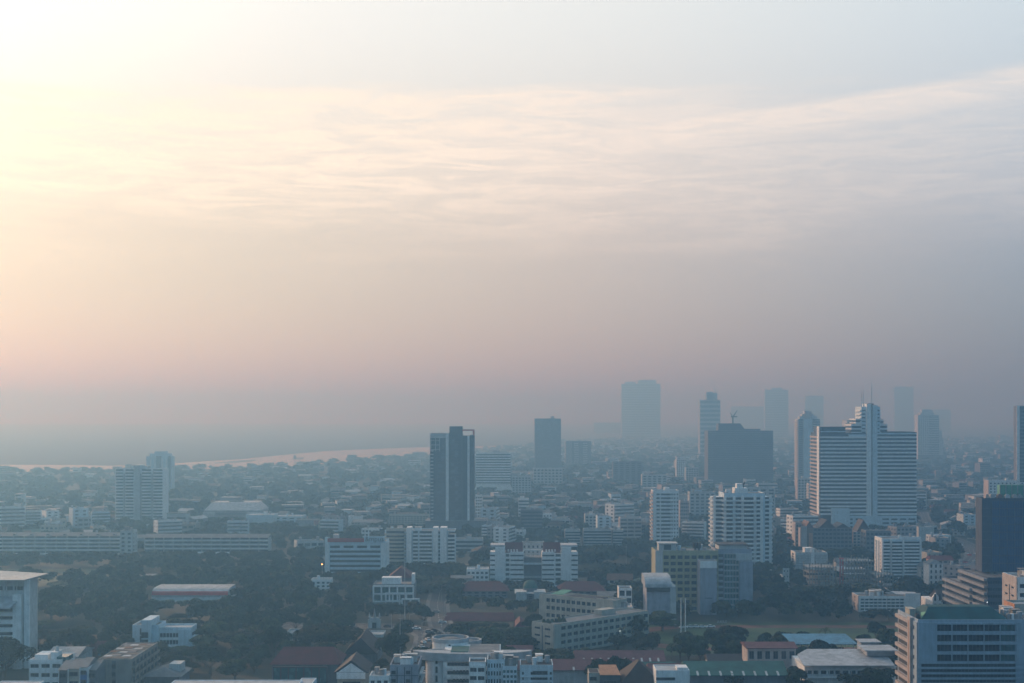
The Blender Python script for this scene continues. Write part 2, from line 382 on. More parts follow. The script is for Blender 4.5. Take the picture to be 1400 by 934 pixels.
    def flatroof(s, x0=None, x1=None, y0=0, y1=None, z=None, par=.9, m='flat', pm=0, name='roof'):
        x0 = s.x0 if x0 is None else x0; x1 = s.x1 if x1 is None else x1; y1 = s.d if y1 is None else y1; z = s.h if z is None else z
        t = .3
        s.part(name, MB().box(x0 + t, x1 - t, y0 + t, y1 - t, z, z + .15), m)
        for a in ((x0, x1, y0, y0+t), (x0, x1, y1-t, y1), (x0, x0+t, y0+t, y1-t), (x1-t, x1, y0+t, y1-t)): s.wb.box(*a, z, z + par, pm)
    def clutter(s, n=4, x0=None, x1=None, y0=None, y1=None, z=None, seed=1):
        rr = random.Random(seed * 31 + int(s.pc)); n = n + (5 if s.D < 800 else 0); x0 = s.x0+2 if x0 is None else x0; x1 = s.x1-2 if x1 is None else x1
        y0 = 2 if y0 is None else y0; y1 = s.d-2 if y1 is None else y1; z = s.h if z is None else z
        for i in range(n):
            x, y = rr.uniform(x0, x1), rr.uniform(y0, y1); q = rr.random()
            if q < .4: s.part('water_tank', MB().cyl(x, y, 1.0, 1.0, z + .9, z + 2.9, 12).cyl(x, y, .9, .9, z+.15, z+.9, 6), rr.choice(['steel', 'whiteroof', 'bluew']))
            elif q < .75: a = rr.uniform(1.2, 2.6); s.part('stair_house', MB().box(x-a, x+a, y-1.4, y+1.4, z+.15, z+rr.uniform(2.2, 3)).box(x-a-.2, x+a+.2, y-1.6, y+1.6, z+3, z+3.15), rr.choice(['white', 'pale', 'concrete']))
            else: s.part('air_conditioning_unit', MB().box(x-.8, x+.8, y-.5, y+.5, z+.15, z+1.3).box(x-1, x+1, y-.6, y+.6, z+1.32, z+1.4), 'steel')
    def end(s, name='wall'):
        return s.wb.build(name, s.wm, s.root)

def curve_slab(x, y, rx, ry, z, t, a0=180, a1=360, n=16, par=0, mb=None):
    """a rounded slab bulging towards the viewer, with an optional parapet"""
    b = mb or MB(); P = [(x + rx * math.cos(R(a0 + (a1-a0)*i/n)), y + ry * math.sin(R(a0 + (a1-a0)*i/n))) for i in range(n + 1)]
    b.prism(P, z, z + t)
    if par:
        for i in range(n):
            p, q = P[i], P[i+1]; c = (x, y)
            ip = (p[0] + (x - p[0]) * .04, p[1] + (y - p[1]) * .04); iq = (q[0] + (x - q[0]) * .04, q[1] + (y - q[1]) * .04)
            b.prism([p, q, iq, ip], z + t, z + t + par)
    return b
# ================================================================== NEAR RIGHT
# office block filling the lower right corner
b = Bld('office_block', 'wide grey office block with long dark window strips and a green roof sheet', 'office building', 1255, 1420, 500, 26, 851, wall='office', desc='the grey office block in the lower right corner')
b.core(z1=b.h)
fh = 3.5; ux0, ux1 = b.lx(1280), b.lx(1389)
zt = [b.lz(852), b.lz(866), b.lz(879.5), b.lz(893)]
for i, z in enumerate(zt):
    hh = 2.35
    for j in range(5):
        w_ = (ux1 - ux0) / 5; o = b.put('F', 'window', ux0 + (j + .5) * w_, z - hh - .45, w_ - .25, hh, 'glt' if j == 4 else 'gl', .06)
    b.put('F', 'side_vent', b.lx(1268), z - 1.7, 4.6, .35, 'frame', .08); b.put('F', 'side_vent', b.lx(1397), z - 1.7, 3.6, .35, 'frame', .08)
sp = [b.h] + [z - .45 for z in zt] ; lo = [z - .45 - 2.35 for z in zt]
edges = [(b.h, zt[0]-.45)] + [(lo[i], zt[i+1]-.45) for i in range(3)]
for a, c in edges: b.skin('F', ux0, ux1, c, a, 0, .55)
for (u0, u1) in ((b.x0, ux0), (ux1, b.x1)): b.skin('F', u0, u1, b.lz(904.5), b.h, 0, .52)
for k in range(5):                                    # low strips across the whole width
    z1_ = b.lz(904.5 + k * 7.2); b.skin('F', b.x0, b.x1, z1_ - .72, z1_, 0, .55 if k else .50)
    b.put('F', 'window_band', b.lx(1256 + 68), z1_ - 1.9, (1388 - 1259) * 500 / F, 1.15, 'glk', .06)
b.skin('F', b.x0, b.x1, 0, b.lz(904.5 + 5 * 7.2), 0, .5)
for j, px in enumerate((1280.5, 1301, 1323, 1345, 1367, 1388)): b.skin('F', b.lx(px)-.14, b.lx(px)+.14, b.lz(904), b.h, 0, .30)
b.flatroof(m='flat', par=1.0)
tr = MB(); x0, x1, xa, xb = b.lx(1266), b.lx(1383), b.lx(1276), b.lx(1371); z = b.h
tr.add([(x0,3,z+.4),(x1,3,z+.4),(x1,22,z+.4),(x0,22,z+.4),(xa+1,10,z+4.2),(xb-1,10,z+4.2),(xb-1,16,z+4.2),(xa+1,16,z+4.2)], [(3,2,1,0),(0,1,5,4),(1,2,6,5),(2,3,7,6),(3,0,4,7),(4,5,6,7)])
b.part('roof_sheet', tr, 'r_teal', 'dark green metal roof sheet')
b.part('stair_house', MB().box(b.lx(1259), b.lx(1267), 14, 20, z+.15, z+2.6).box(b.lx(1258.5), b.lx(1267.5), 13.8, 20.2, z+2.6, z+2.8), 'cream')
b.part('shade_sail', MB().add([(b.lx(1265),5,z+.6),(b.lx(1273),6,z+3.0),(b.lx(1270),10,z+2.2),(b.lx(1265),5,z+.45),(b.lx(1273),6,z+2.85),(b.lx(1270),10,z+2.05)], [(0,1,2),(5,4,3),(0,3,4,1),(1,4,5,2),(2,5,3,0)]), 'green')
b.clutter(6, x0=b.lx(1386), x1=b.lx(1410), seed=3)
for u, m in ((1388, 'steel'), (1393, 'white'), (1398, 'steel'), (1262, 'frame')): b.part('roof_unit', MB().box(b.lx(u)-.8, b.lx(u)+.8, 6, 7.5, z+.15, z+1.9).box(b.lx(u)-.5, b.lx(u)+.5, 6.3, 7.2, z+1.9, z+2.2), m)
for k in range(9):                                    # side ledges; near-black panels between them paint the galleries' shade
    z1_ = b.h - .3 - k * 3.5
    b.skin('L', 9, 25.6, z1_ - 1.25, z1_ , 0, 1.2, b.mi('pink'))  # low sun on the ledges is painted in as pink
    b.put('L', 'gallery_shade', 17.2, z1_ - 3.3, 15, 2.0, 'glk', .08)
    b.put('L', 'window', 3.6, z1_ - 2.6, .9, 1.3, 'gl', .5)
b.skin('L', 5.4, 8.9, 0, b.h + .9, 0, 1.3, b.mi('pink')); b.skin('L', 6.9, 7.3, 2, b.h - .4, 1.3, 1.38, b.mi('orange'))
b.skin('L', .02, 5.3, 0, b.h, 0, .42)
b.end()

b = Bld('apartment_block', 'pale block at the right edge with a column of small windows on its sunlit side', 'apartment building', 1391, 1440, 575, 17, 792, wall='white', desc='the pale block at the right edge')
b.core(); b.flatroof(); b.clutter(3)
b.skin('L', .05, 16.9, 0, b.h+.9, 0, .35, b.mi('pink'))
for k in range(10):
    for u in (4.5, 11.8): b.put('L', 'window', u, b.h - 4.2 - k*3.3, 2.4, .75, 'gl', .38)
b.skin('L', 7.9, 8.3, 1, b.h-3, .35, .5, b.mi('frame'))
b.grid('F', b.x0, b.x1, 2, 11, (b.h-3)/11, 4, .5, .45, .3, 'gl')
b.end()
b = Bld('annex_building', 'low peach coloured annex with a flat roof against the pale block', 'annex', 1388, 1440, 548, 12, 829, wall='cream')
b.core(); b.flatroof(m='whiteroof'); b.skin('L', .05, 11.9, 0, b.h+.9, 0, .3, b.mi('orange'))
for k in range(3):
    for u in (2.2, 5, 7.8, 10.4): b.put('L', 'window', u, b.h - 3 - k*3.4, 1.4, 1.5, 'glk', .36)
b.end()

# blue glass tower with stepped terraces below
b = Bld('glass_office', 'deep blue glass office box with a grey concrete side', 'glass building', 1343, 1440, 740, 10, 683, wall='navy', desc='the deep blue glass office')
zb = b.lz(782); b.core(z0=zb); 
for k in range(9):
    for j in range(8):
        fx0 = b.lx(1356); fw = (b.x1 - .3 - fx0) / 8; fh = (b.h - zb - 1) / 9
        b.put('F', 'glass_panel', fx0 + (j+.5)*fw, zb + .4 + k*fh, fw - .14, fh - .12, 'glb', .14)
b.skin('L', .05, 9.9, zb, b.h+.6, 0, .25, b.mi('navy'))
for k in range(9): b.skin('F', b.x0, fx0-.3, zb+.4+k*(b.h-zb-1)/9, zb+.6+k*(b.h-zb-1)/9, 0, .12, b.mi('slate'))
for u in (3.3, 6.6): b.skin('L', u-.1, u+.1, zb, b.h, .25, .33, b.mi('slate'))
b.flatroof(par=.7)
for i in range(7):
    b.part('plant_unit', MB().box(b.x0 + 2 + i*3.6, b.x0 + 4.4 + i*3.6, 1 + (i*7) % 4, 4 + (i*7) % 4, b.h+.15, b.h + 1.5 + (i*13 % 7)*.15).box(b.x0 + 2.4 + i*3.6, b.x0 + 3.8 + i*3.6, 1.4 + (i*7)%4, 3 + (i*7)%4, b.h+1.5, b.h+2.6), ['pink', 'steel', 'brown', 'pale'][i % 4])
lv = MB(); xg = b.lx(1372); lv.box(xg, b.x1-.3, 6, 9.6, b.h+.15, b.lz(664))
b.part('louvre_screen', lv, 'green', 'tall green louvred plant screen')
for i in range(9): b.part('screen_rib', MB().box(xg + i*3.1, xg + i*3.1 + .35, 5.7, 5.98, b.h+.15, b.lz(664)+.3), 'steel')
b.core(z0=0, z1=zb-.02, y0=12, y1=30, m='navy')
for k in range(4):                                    # terraces: white banded sides stepping down to the left
    x0_ = b.lx(1356); z1_ = zb - k * 4.2; dd = 34 + k * 5
    b.wb.box(x0_ - .3 , b.x1 - .2, .6 + .0, dd, z1_ - 4.2, z1_ - .01, b.mi('dark'))
    b.part('terrace_parapet', MB().box(x0_ - 1.2 - k*.6, x0_ - .31, 1 + k*1.5, dd - 1, z1_ - 1.5, z1_ - .2).box(x0_ - 1.2, b.x1 - .3, -.6, .58, z1_ - 1.3, z1_ - .3), 'concrete')
    for j in range(6): b.put('F', 'window', b.lx(1362 + j*7.2), z1_ - 3.7, 2.1, 1.9, 'gl', .1, .55)
b.end()
b = Bld('terraced_podium', 'grey stepped podium with long slanting parapets in front of the deep blue glass office', 'podium', 1350, 1381, 716, 44, 792, wall='navy')
b.core()
for k in range(5):
    z1_ = b.h - k * 3.5
    b.part('terrace_parapet', MB().box(b.x0 - 1.6, b.x0 - .02, .4, 43, z1_ - 1.1, z1_ + .2), 'grey')
    b.put('L', 'window_band', 21, z1_ - 3.1, 40, 1.7, 'gl', .1)
b.bands('F', b.x0, b.x1, b.h - 17.5, 5, 3.5, .5, .3)
b.flatroof(); b.end()
sp_ = Bld('terraced_wing', 'lower grey wing with banded parapets left of the stepped podium', 'office wing', 1330, 1350, 735, 48, 805, wall='navy')
sp_.core()
for k in range(4):
    sp_.part('terrace_parapet', MB().box(sp_.x0 - 1.6, sp_.x0 - .02, .4, 47, sp_.h - k*3.5 - 1.1, sp_.h - k*3.5 + .2), 'grey')
    sp_.put('L', 'window_band', 23, sp_.h - k*3.5 - 3.0, 44, 1.6, 'gl', .1)
sp_.bands('F', sp_.x0, sp_.x1, sp_.h-14, 4, 3.5); sp_.flatroof(); sp_.end()

b = Bld('slab_tower', 'tall pale edged tower cut off by the right edge of the view', 'tower', 1390, 1440, 1500, 9, 556, wall='slate', desc='the tall tower at the far right edge')
b.core(); b.skin('F', b.x0, b.x0+3, 0, b.h+1, 0, .6, b.mi('white')); b.bands('F', b.x0+3, b.x1, 0, 30, b.h/30, .6, .3)
b.flatroof(); b.end()
b = Bld('apartment_slab', 'long white slab with fine window columns behind the glass office', 'apartment building', 1352, 1400, 1500, 16, 658, wall='white')
b.core(); b.grid('F', b.x0, b.x1, 2, 12, (b.h-3)/12, 9, .45, .5, .3); b.skin('L', 0.05, 15.9, 0, b.h+.9, 0, .4, b.mi('pink')); b.flatroof(); b.clutter(3); b.end()

# ================================================================== MID RIGHT APARTMENTS
b = Bld('balcony_apartment', 'white twelve storey block with rows of balconies and a bright left flank', 'apartment building', 1206, 1259, 925, 18, 738, wall='white', desc='the white balcony block with the bright flank')
b.core(m='bluew'); n = 12; fh = (b.h - 2) / n
cx = [b.x0 + .3, b.lx(1218), b.lx(1235), b.x1 - .3]
for i in range(3):
    u0, u1 = cx[i] + .5, cx[i+1] - .5
    for k in range(n):
        b.put('F', 'balcony_door', (u0+u1)/2, k*fh + .9, u1-u0-.4, 2.0, 'gl', .05)
    b.balc('F', u0 - .4, u1 + .4, .9, n, fh, 1.5 + (i % 2) * .9, 1.05, 'white')
for x in cx: b.skin('F', x-.45, x+.45, 0, b.h, 0, 1.15)
b.skin('L', .02, 17.9, 0, b.h+.8, 0, .35)
b.skin('L', 6, 7, 0, b.h-1, .35, .9); b.skin('L', 11.5, 12.5, 0, b.h-1, .35, .9)
for k in range(n): b.put('L', 'window', 14.9, k*fh+1.2, 1.5, 1.6, 'gl', .4)
for k in range(n): b.put('L', 'window', 3.2, k*fh+1.2, 1.2, 1.4, 'gl', .4)
b.flatroof(); b.skin('F', b.lx(1228), b.x1, b.h, b.lz(734), 0, .3); b.clutter(3); b.end()

b = Bld('apartment_block', 'grey white block with dark recessed balconies beside the red mast', 'apartment building', 1088, 1131, 985, 16, 757, wall='pale', desc='the grey white block beside the red mast')
b.core(); n = 7; fh = (b.h-1.2)/n
for k in range(n):
    for j, (a, c) in enumerate(((1088, 1099), (1099.5, 1108), (1113.5, 1122), (1122.5, 1131))):
        u0, u1 = b.lx(a) + .3, b.lx(c) - .3; b.put('F', 'balcony_shade', (u0+u1)/2, k*fh + 1.2, u1-u0, fh-1.4, 'glk', .05)
for k in range(n+1): b.skin('F', b.x0, b.x1, max(0, k*fh - .25), k*fh + (1.15 if k < n else 1.0), 0, .9)
for px in (1088.3, 1099.2, 1108.6, 1113, 1122.3, 1130.7): b.skin('F', b.lx(px)-.3, b.lx(px)+.3, 0, b.h, 0, .8)
b.skin('F', b.lx(1108.6), b.lx(1113), 0, b.lz(750), 0, 1.0, b.mi('white'))
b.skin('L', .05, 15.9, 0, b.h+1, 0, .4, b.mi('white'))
for k in range(n): b.put('L', 'window', 8, k*fh+1.2, 5, 1.3, 'gl', .45)
b.part('stair_house', MB().box(b.lx(1102), b.lx(1113), 4, 12, b.h, b.lz(750)), 'white'); b.flatroof(m='r_grey'); b.clutter(4); b.end()
b = Bld('apartment_block', 'pale narrow block with a pitched grey roof right of the red mast', 'apartment building', 1146, 1166, 985, 14, 770, wall='pale')
b.core(); b.grid('F', b.x0, b.x1, 1, 4, (b.h-1)/4, 3, .5, .45); b.part('roof', MB().profile_x([(-.8, b.h), (14.8, b.h), (7, b.h+3)], b.x0-.6, b.x1+.6), 'r_grey'); b.end()
b = Bld('school_block', 'low white block with an open top floor behind the building site', 'school', 1150, 1182, 960, 14, 779, wall='white')
b.core(); b.grid('F', b.x0, b.x1, 1, 3, (b.h-1)/3, 5, .7, .5); b.flatroof(m='whiteroof'); b.end()
b = Bld('small_office', 'small orange walled building with a red roof right of the white balcony block', 'house', 1275, 1303, 965, 14, 766, wall='pink')
b.core(); b.grid('F', b.x0, b.x1, 1, 4, (b.h-1)/4, 4, .7, .4, m='gl'); b.skin('L', .05, 13.9, 0, b.h, 0, .3, b.mi('orange'))
b.part('roof', MB().profile_x([(-1, b.h), (15, b.h), (7, b.h+2.6)], b.x0-.8, b.x1+.8), 'r_red'); b.end()
for (a, c, y, D, m_) in ((1259, 1270, 775, 915, 'pale'), (1270, 1289, 771, 900, 'white')):
    b = Bld('townhouse', {1259: 'narrow grey townhouse squeezed against the white balcony block', 1270: 'rounded white townhouse with tall slit windows beside a narrow grey one'}[a], 'townhouse', a, c, D, 12, y, wall=m_)
    b.core(); b.grid('F', b.x0, b.x1, 1, 4, (b.h-1)/4, 3, .4, .6); b.part('roof', MB().hip(b.x0-.6, b.x1+.6, -.6, 12.6, b.h, b.h+2.4, 3.5), 'r_grey'); b.end()

# red mast and building site
t = empty('site_mast', (gx(1150.5, 905), 905, 0), 0, 'slim red lattice mast rising from the building site', 'mast')
H_ = gz(764, 905)
for sx in (-.9, .9):
    for sy in (-.9, .9): MB().box(sx-.16, sx+.16, sy-.16, sy+.16, 0, H_).build('mast_leg', M_['redp'], t)
lt = MB()
for k in range(int(H_ / 1.8)):
    z = k*1.8; s_ = 1 if k % 2 else -1
    for sy in (-.9, .9): lt.rod((-.9*s_, sy, z), (.9*s_, sy, z+1.8), .09, 4)
    for sx in (-.9, .9): lt.rod((sx, -.9*s_, z), (sx, .9*s_, z+1.8), .09, 4)
lt.build('lattice', M_['redp'], t); MB().box(-1.3, 1.3, -1.3, 1.3, H_, H_+.5).build('mast_head', M_['redp'], t)
def site_frame(px0, px1, D, dep, nf, nb, label):
    b = Bld('unfinished_building', label, 'building site', px0, px1, D, dep, h=nf*3.4, wall='concrete')
    for k in range(nf+1): b.part('floor_slab', MB().box(b.x0, b.x1, 0, dep, k*3.4, k*3.4+.3), 'concrete')
    for j in range(nb+1):
        for y in (.4, dep-.4):
            x = b.x0 + .4 + (b.w-.8)*j/nb; b.part('column', MB().box(x-.3, x+.3, y-.3, y+.3, .3, nf*3.4 + (1.2 if (j*3) % 4 else 2.6)), 'concrete')
    return b
site_frame(1106, 1144, 890, 18, 4, 9, 'bare concrete frame of a building left of the red mast')
site_frame(1156, 1196, 895, 16, 5, 10, 'bare concrete frame of a building right of the red mast')
site_frame(1196, 1222, 880, 14, 3, 6, 'low unfinished concrete frame in front of the white balcony block')
b = Bld('site_hut', 'narrow blank concrete block at the left end of the building site', 'building', 1070, 1079, 880, 9, 789, wall='pale'); b.core(); b.flatroof(); b.skin('L', .05, 8.9, 0, b.h, 0, .2, b.mi('pink')); b.grid('F', b.x0, b.x1, 1, 4, 3.4, 2, .3, .3); b.end()

# white school block and gabled school
b = Bld('school_block', 'long white school block with a slanting white canopy on its flat roof', 'school', 1174, 1258, 790, 15, 817, wall='white', desc='the long white school block')
b.core(z1=b.h); n = 4; fh = (b.h-.8)/n
b.grid('F', b.lx(1176), b.lx(1236), .4, n, fh, 10, .84, .5, .35, 'gl'); b.skin('F', b.lx(1237), b.x1, 0, b.lz(811), 0, .6)
b.skin('L', .05, 14.9, 0, b.h+.8, 0, .3, b.mi('pink'))
for k in range(n): b.put('L', 'window', 7.5, k*fh+1.4, 1.6, 1.2, 'gl', .34)
b.flatroof(m='flat')
z = b.h
b.part('roof_canopy', MB().add([(b.lx(1215),4,z+4.6),(b.lx(1226),2,z+1.5),(b.lx(1257),2,z+1.5),(b.lx(1257),10,z+1.9),(b.lx(1224),10,z+2.4),(b.lx(1215),8,z+4.8),
   (b.lx(1215),4,z+4.0),(b.lx(1226),2,z+.9),(b.lx(1257),2,z+.9),(b.lx(1257),10,z+1.3),(b.lx(1224),10,z+1.8),(b.lx(1215),8,z+4.2)],
   [(0,1,4,5),(1,2,3,4),(11,10,7,6),(10,9,8,7),(0,6,7,1),(1,7,8,2),(2,8,9,3),(3,9,10,4),(4,10,11,5),(5,11,6,0)]), 'whiteroof')
b.clutter(5, b.x0+2, b.lx(1210)); b.end()
b = Bld('gabled_school', 'white gabled school building with a dark tiled roof and arched end windows', 'school', 1275, 1330, 785, 22, 822, wall='white', desc='the white gabled school')
b.core(); b.grid('F', b.lx(1288), b.x1, 0, 3, b.h/3, 9, .6, .55, .25)
b.wb.profile_y([(b.x0-.2, 0), (b.lx(1288), 0), (b.lx(1288), b.h), (b.lx(1279), b.h+4.5), (b.x0-.2, b.h+2.2)], -.6, 1.0)
for u in (1278, 1284.5):
    for k in range(2): b.put('F', 'arched_window', b.lx(u), 1.5 + k*5.5, 1.1, 3.8, 'gl', .06, -.6)
b.part('roof', MB().profile_x([(-1.2, b.h-.3), (23, b.h-.3), (11, b.h+5.2)], b.lx(1286), b.x1+1), 'r_dark')
b.part('dormer', MB().profile_y([(b.lx(1294), b.h), (b.lx(1302), b.h), (b.lx(1302), b.h+1.6), (b.lx(1298), b.h+2.2), (b.lx(1294), b.h+1.6)], -.2, 6), 'white'); b.end()

# ================================================================== SPORTS FIELD
def sheet(name, pts, z, m, label=None, kind='structure', cat=None):
    mb = MB().add([(x, y, z) for x, y in pts], [tuple(range(len(pts)))]); o = mb.build(name, m); tag(o, label, cat, kind=kind); return o
FX0, FX1, FY0, FY1 = gx(930, 700), gx(1240, 700), 655, 742
sheet('sports_field', [(FX0-14, FY0-8), (FX1+20, FY0-8), (FX1+20, FY1+9), (FX0-14, FY1+9)], .02, mat('field_grass', (.028, .075, .022), streak=False, scale=.05, var=.25))
def track(cx0, cx1, cy, r0, r1, z, m):
    P = lambda r: [(cx0 - r*math.cos(a), cy + r*math.sin(a)) for a in [math.pi/2*1 - math.pi*i/24 - 0 for i in range(25)]]
    L_ = lambda r: [(cx0 + r*math.cos(math.pi/2 + math.pi*i/24), cy + r*math.sin(math.pi/2 + math.pi*i/24)) for i in range(25)] + [(cx1 + r*math.cos(-math.pi/2 + math.pi*i/24), cy + r*math.sin(-math.pi/2 + math.pi*i/24)) for i in range(25)]
    A, B = L_(r1), L_(r0); n = len(A); mb = MB()
    mb.add([(x, y, z) for x, y in A] + [(x, y, z) for x, y in B], [(i, (i+1) % n, n + (i+1) % n, n + i) for i in range(n)])
    return tag(mb.build('running_track', m), kind='structure')
track(gx(965, 697), gx(1225, 697), 700, 30, 40, .03, mat('track_surface', (.13, .05, .035), streak=False, var=.2, scale=.15))
BOXES.append((FX0-16, FX1+22, FY0+4, FY1+8))
HERO.append((1080, 690, 'the sports field'))
b = Bld('grandstand', 'light blue sheet roof on posts over the stand beside the sports field', 'grandstand', 1083, 1172, 622, 15, 880, wall='pale', desc='the light blue grandstand roof')
h0 = b.h
b.part('roof', MB().add([(b.x0,-1,h0),(b.x1,-1,h0),(b.x1-1.5,16,h0+1.9),(b.x0-1.5,16,h0+1.9),(b.x0,-1,h0-.25),(b.x1,-1,h0-.25),(b.x1-1.5,16,h0+1.65),(b.x0-1.5,16,h0+1.65)], [(0,1,2,3),(7,6,5,4),(0,4,5,1),(1,5,6,2),(2,6,7,3),(3,7,4,0)]), 'r_blue')
for j in range(6):
    x = b.x0 + 1 + (b.w-2.5)*j/5; b.part('post', MB().box(x-.15, x+.15, 0, .3, 0, h0-.2).box(x-.15, x+.15, 13, 13.3, 0, h0+1.4), 'pale')
for k in range(5): b.part('seating_step', MB().box(b.x0+2, b.x1-3, 4+k*1.6, 12, k*.8, k*.8+.8), ['pale', 'brown'][k % 2])
b.part('rear_wall', MB().box(b.x0+2, b.x1-3, 12.05, 12.6, 0, 6), 'brown')

b = Bld('white_hall', 'long low hall with a white sheet roof and railed gallery below the grandstand', 'hall', 1100, 1228, 560, 26, 904, wall='white', desc='the long hall with the white roof')
b.core(z1=b.h-2.2, x1=b.lx(1225)); h0 = b.h
b.part('roof', MB().add([(b.x0-1,-3,h0-1.2),(b.lx(1221),-3,h0-1.2),(b.lx(1226),22,h0+1.2),(b.lx(1119),22,h0+1.2),(b.x0-1,-3,h0-1.5),(b.lx(1221),-3,h0-1.5),(b.lx(1226),22,h0+.9),(b.lx(1119),22,h0+.9),(b.lx(1100),14,h0+.4),(b.lx(1100),14,h0+.1)],
   [(0,1,2,3,8),(9,7,6,5,4),(0,4,5,1),(1,5,6,2),(2,6,7,3),(3,7,9,8),(8,9,4,0)]), 'whiteroof')
b.part('upper_roof', MB().box(b.lx(1190), b.lx(1236), 8, 22, h0+2.4, h0+2.9).box(b.lx(1194), b.lx(1232), 10, 20, h0+.4, h0+2.4), 'whiteroof')
b.part('upper_roof', MB().box(b.lx(1196), b.lx(1226), 23, 32, h0+3.4, h0+3.8).box(b.lx(1198), b.lx(1224), 24, 31, 0, h0+3.4), 'whiteroof')
b.part('gallery_slab', MB().box(b.x0-.2, b.lx(1196), -2.4, -.01, h0-6.2, h0-5.6), 'white'); b.part('railing', MB().box(b.x0-.2, b.lx(1196), -2.4, -2.3, h0-5.6, h0-4.7), 'pale')
for j in range(9): b.put('F', 'window', b.lx(1106 + j*10), h0-5.4, 2.2, 1.7, 'gl', .06)
for j in range(7): b.part('railing_post', MB().box(b.lx(1102+j*15)-.1, b.lx(1102+j*15)+.1, -2.35, -2.15, 0, h0-1.8), 'white')
b.end()

# ================================================================== BOTTOM CENTRE ROOFS
def shed(name, label, cat, px0, px1, D, dep, yeave, rise, roof, ribs=0, wall='pale', desc=None, rz=0, hip=0, walls_m=None, skylight='pale', grid=None):
    b = Bld(name, label, cat, px0, px1, D, dep, yeave, wall=wall, desc=desc, rz=rz)
    b.core(); y_ = dep/2
    if hip: b.part('roof', MB().hip(b.x0-1, b.x1+1, -1, dep+1, b.h-.05, b.h+rise, hip), roof)
    else: b.part('roof', MB().profile_x([(-1, b.h-.2), (-1, b.h-.5), (dep+1, b.h-.5), (dep+1, b.h-.2), (y_, b.h+rise)], b.x0-.7, b.x1+.7), roof)
    if ribs:
        sl_ = (rise+.2)/(y_+1)
        for j in range(ribs):
            x = b.x0 + b.w*(j+.8)/(ribs+.6)
            b.part('skylight_strip', MB().add([(x,-1.02,b.h-.16),(x+.8,-1.02,b.h-.16),(x+.8,y_-.1,b.h-.14+rise),(x,y_-.1,b.h-.14+rise)] + [(x,-1.02,b.h-.4),(x+.8,-1.02,b.h-.4),(x+.8,y_-.1,b.h-.4+rise),(x,y_-.1,b.h-.4+rise)], [(0,1,2,3),(7,6,5,4),(0,4,5,1),(1,5,6,2),(2,6,7,3),(3,7,4,0)]), skylight)
    if grid: b.grid('F', b.x0, b.x1, .3, grid[0], (b.h-.6)/grid[0], grid[1], .6, .5)
    b.end(); return b
shed('market_shed', 'long green sheet roofed shed with pale skylight strips at the bottom edge', 'shed', 940, 1075, 545, 20, 922, 3.4, 'r_green', 8, desc='the green roofed shed', wall='slate')
shed('market_shed', 'dull red shed roof crossed by many pale strips', 'shed', 788, 908, 602, 16, 903, 3.0, 'r_pink', 10, desc='the red striped shed roof')
shed('market_shed', 'long plain faded red shed roof in front of the red striped one', 'shed', 696, 870, 575, 16, 915, 2.8, 'r_pink', 3, desc='the faded red shed roof')
shed('small_shed', 'short faded red roof beside the long plain red shed', 'shed', 693, 727, 612, 12, 893, 2.5, 'r_pink')
shed('covered_walk', 'pale green low roof joining the sheds', 'shed', 812, 922, 592, 5, 909, .9, 'r_green')
shed('garage_shed', 'red brown low roof left of the green roofed shed', 'shed', 889, 938, 556, 9, 915, 1.6, 'r_pink')
shed('dark_shed', 'dark grey low roof between the running track and the green roofed shed', 'shed', 970, 1020, 600, 12, 903, 1.8, 'r_dark')
shed('gate_house', 'pink edged flat building with an open front right of the dark grey shed', 'building', 1022, 1088, 588, 14, 885, 1.2, 'r_pink', wall='pink', grid=(2, 6), desc='the pink edged building')
shed('tile_roof_house', 'dark brown pyramid roofed house at the bottom edge', 'house', 852, 900, 528, 20, 934, 7, 'r_brown', hip=9, wall='pale', desc='the brown pyramid roof')
b = Bld('white_townhouse', 'white walled house with one dark slot window below the red brown roof', 'townhouse', 897, 943, 520, 12, 918, wall='white'); b.core(); b.put('F', 'window', b.lx(910), b.lz(930), 7, 1.0, 'glk', .08); b.put('F', 'window', b.lx(908), b.lz(946), 5, 1.2, 'gl', .08); b.flatroof(m='whiteroof', par=.4)
b.part('stair_house', MB().box(b.lx(926), b.lx(941), 1, 7, b.h, b.h+1.2), 'white'); b.end()
b = Bld('dark_townhouse', 'dark fronted house topped by a bright orange sheet roof', 'townhouse', 820, 848, 530, 10, 922, wall='dark', desc='the orange topped house'); b.core()
b.part('roof', MB().add([(b.x0,-1,b.h),(b.x1,-1,b.h),(b.x1-1,8,b.h+2.2),(b.x0,8,b.h+2.2),(b.x0,-1,b.h-.2),(b.x1,-1,b.h-.2),(b.x1-1,8,b.h+2),(b.x0,8,b.h+2)], [(0,1,2,3),(7,6,5,4),(0,4,5,1),(1,5,6,2),(2,6,7,3),(3,7,4,0)]), 'orange')
b.put('F', 'window', 0, b.h-4, 5, 1.6, 'glk', .07); b.end()
b = Bld('small_house', 'small cream house with a dark opening left of the orange topped house', 'house', 805, 820, 532, 9, 921, wall='cream'); b.core(); b.put('F', 'window', -.4, b.h-2.6, 2.6, 1.4, 'glk', .07); b.flatroof(m='r_dark', par=.3); b.end()
